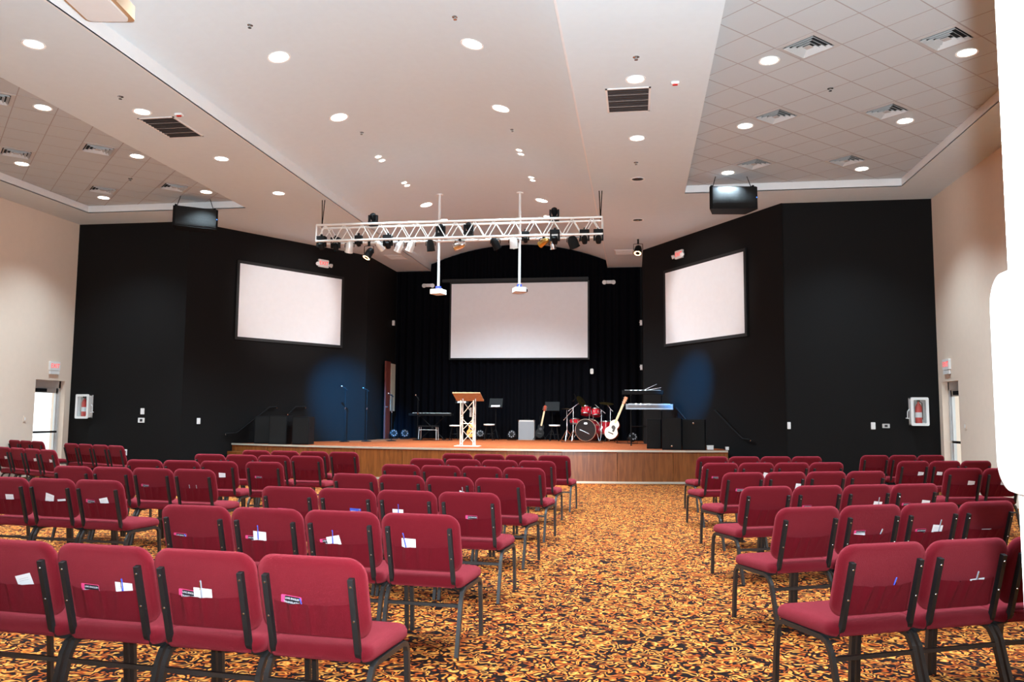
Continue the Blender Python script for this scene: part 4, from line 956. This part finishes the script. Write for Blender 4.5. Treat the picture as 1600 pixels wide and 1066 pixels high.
def pocket_item(chair_pos, ang, kind, x, up, tilt, phrase, pre=''):
    z = .672-.010*(1-(x/.185)**2)+up
    loc = Vector((chair_pos[0], chair_pos[1], 0))+Rz(ang) @ Vector((x, by(z)-.0045, z))
    R = (Rz(ang) @ Matrix.Rotation(math.atan(BACK_LEAN), 4, 'X') @ Matrix.Rotation(tilt, 4, 'Y')).to_euler()
    if kind == 'flyer':
        t = thing('translation_flyer', pre+'magenta flyer in pocket of '+phrase, 'flyer', loc, 0, 'cards and pens in the chair pockets'); t.rotation_euler = R
        link('card', FL_BODY, t); p = link('black_panel', FL_PANEL, t); p.location = (.008, 0, .026)
        for tx, zz in ((TXT1, .035), (TXT2, .017)): l = link('lettering', tx, t); l.rotation_euler = (math.pi/2, 0, 0); l.location = (.008, -.0013, zz)
    elif kind == 'card':
        t = thing('white_card', pre+'white card in pocket of '+phrase, 'card', loc-Rz(ang) @ Vector((0, .0015, 0)), 0, 'cards and pens in the chair pockets'); t.rotation_euler = R
        link('sheet', CARD, t)
        for zz in (.03, .02): l = link('printed_line', CARD_LINE, t); l.location = (0, 0, zz)
    elif kind == 'leaflet':
        t = thing('blue_leaflet', pre+'blue leaflet in pocket of '+phrase, 'leaflet', loc, 0, 'cards and pens in the chair pockets'); t.rotation_euler = R
        link('sheet', BLUEL, t); l = link('white_stripe', BLUE_STR, t); l.location = (0, 0, .02)
    else:
        t = thing('pen', pre+('blue' if kind == 'bluepen' else 'grey')+' pen in pocket of '+phrase, 'pen', loc-Rz(ang) @ Vector((0, .0035, 0)), 0, 'cards and pens in the chair pockets'); t.rotation_euler = R
        link('barrel', PENB if kind == 'bluepen' else PENG, t); link('clip', PCLIP, t)

F_, C_, B_, G_, U_ = 'flyer', 'card', 'bluepen', 'greypen', 'leaflet'
# block, row, anchor x, y, row angle (deg), number of chairs counted away from the aisle; items: seat -> [(kind, x, up, tilt)]
LC, L2, L3, RC, RR = 'block left of aisle', 'next block leftward', 'left wall block', 'block right of aisle', 'right wall block'
ROWS = [
 (LC, 1, -1.439, 3.495, -5.5, 4, -1, {0: [(F_, -.10, -.018, .12), (B_, -.045, -.035, -.12)], 1: [(F_, -.085, -.022, .10), (C_, -.005, -.008, .05), (G_, -.01, .02, .05)], 2: [(F_, -.08, -.026, .05), (C_, .112, -.010, .04), (B_, .105, .0, .03)], 3: [(C_, .09, .0, -.25)]}),
 (LC, 2, -1.375, 5.105, -5.1, 4, -1, {0: [(C_, -.075, .005, .04), (B_, -.10, .03, -.15)], 1: [(F_, -.10, -.022, -.1), (C_, -.05, .0, -.2), (B_, -.06, .03, .05)], 2: [(F_, -.11, -.026, .05), (C_, -.05, .008, .06), (B_, -.06, .04, .05)], 3: [(F_, -.12, -.032, .05), (B_, -.06, -.04, -.4)]}),
 (LC, 3, -1.368, 6.603, -5.4, 4, -1, {0: [(F_, .02, -.022, .03)], 1: [(C_, -.075, .006, .03), (B_, -.07, .04, .05)], 2: [(U_, .08, .0, .05), (G_, .10, -.01, .4)], 3: [(F_, -.06, -.022, .03)]}),
 (LC, 4, -1.379, 8.147, -9.4, 4, -1, {1: [(C_, .15, .015, .3), (G_, .15, .05, 0)]}),
 (LC, 5, -1.368, 9.872, -8.2, 4, -1, {}), (LC, 6, -1.396, 11.432, -5.3, 4, -1, {}), (LC, 7, -1.319, 13.032, -6.8, 4, -1, {}),
 (L2, 1, -4.965, 7.025, -6.5, 3, -1, {0: [(F_, -.10, -.022, .1), (C_, .06, .0, -.2)], 1: [(C_, -.02, .02, .3), (C_, .12, -.03, -.1)], 2: [(C_, .05, .0, 0)]}),
 (L2, 2, -4.926, 8.623, -5.3, 4, -1, {0: [(G_, -.06, -.02, 0), (G_, .03, -.02, 0)], 1: [(F_, -.10, -.022, .05)], 2: [(F_, -.1, -.03, .1)]}),
 (L2, 3, -4.925, 10.167, -1.3, 4, -1, {0: [(F_, -.08, -.022, .03)], 1: [(C_, .05, .01, .05)]}),
 (L2, 4, -4.913, 11.768, -3.9, 4, -1, {}), (L2, 5, -4.863, 13.207, -4.4, 4, -1, {}),
 (L3, 1, -9.812, 12.53, -26.5, 4, -1, {0: [(C_, .1, .0, .1)], 1: [(C_, .1, .0, -.1)], 3: [(C_, .1, .0, 0)]}), (L3, 2, -9.902, 14.483, -25.5, 4, -1, {}), (L3, 3, -12.843, 16.086, -27.1, 3, -1, {}),
 (RC, 1, 1.235, 4.416, 25.8, 3, 1, {0: [(B_, .07, -.02, .2)], 1: [(C_, .07, -.045, -.05), (G_, .06, -.015, .1)]}),
 (RC, 2, 1.205, 6.091, 26.4, 4, 1, {1: [(F_, -.10, -.018, .02), (C_, -.1, -.04, 0), (G_, .08, -.02, .3)], 2: [(F_, -.09, -.026, 0), (C_, .06, .0, .1), (G_, .08, .03, .1)], 3: [(C_, .0, -.045, 0)]}),
 (RC, 3, 1.179, 7.809, 24.2, 4, 1, {1: [(F_, -.12, -.02, 0)], 2: [(C_, .11, .0, .1), (G_, .12, .03, 0)], 3: [(F_, -.1, -.02, 0), (C_, .12, .0, .1)]}),
 (RC, 4, 1.206, 9.71, 23.1, 4, 1, {0: [(F_, -.05, -.018, .03)], 1: [(C_, .17, .02, .1)], 3: [(F_, -.1, -.02, 0), (C_, .11, .0, .1)]}),
 (RC, 5, 1.135, 11.643, 20.6, 4, 1, {0: [(F_, -.08, -.02, 0)], 1: [(C_, .14, .02, .2)]}), (RC, 6, 1.188, 13.485, 18.2, 4, 1, {0: [(C_, -.13, .0, 0)]}),
 (RR, 1, 4.121, 11.297, 16.0, 2, 1, {0: [(C_, .1, .0, .1)], 1: [(C_, .02, .0, .1)]}), (RR, 2, 4.041, 12.971, 20.8, 3, 1, {0: [(C_, .12, .0, .1)], 1: [(C_, -.1, .0, .1)]}), (RR, 3, 4.003, 14.832, 19.8, 3, 1, {}),
]
RO = ['', 'nearest', 'second', 'third', 'fourth', 'fifth', 'sixth', 'seventh']
for blk, row, x, y, deg, n, sg, items in ROWS:
    a = math.radians(deg); nrows = {LC: 7, L2: 5, L3: 3, RC: 6, RR: 3}[blk]
    rn = RO[row]+' row' if row < nrows else 'farthest row'
    for k in range(n):
        off = k*.54*sg
        if blk == L2 and row == 3 and k == 0: off = .10
        cx, cy = x+math.cos(a)*off, y+math.sin(a)*off
        end = ('aisle-end chair' if blk in (LC, L2, RC) else 'inner-end chair') if k == 0 else RO[k+1]+' chair from '+('aisle' if blk in (LC, L2, RC) else 'inner end')
        phrase = '%s, %s, %s' % (end, rn, blk)
        make_chair(cx, cy, a, 'burgundy '+phrase, 'burgundy church chairs in rows', blk in (LC, RC) and row <= 3)
        seen = {}
        for kind, px, up, tl in items.get(k, []):
            seen[kind] = seen.get(kind, 0)+1
            pocket_item((cx, cy), a, kind, px, up, tl, phrase, '' if seen[kind] == 1 else 'second ')
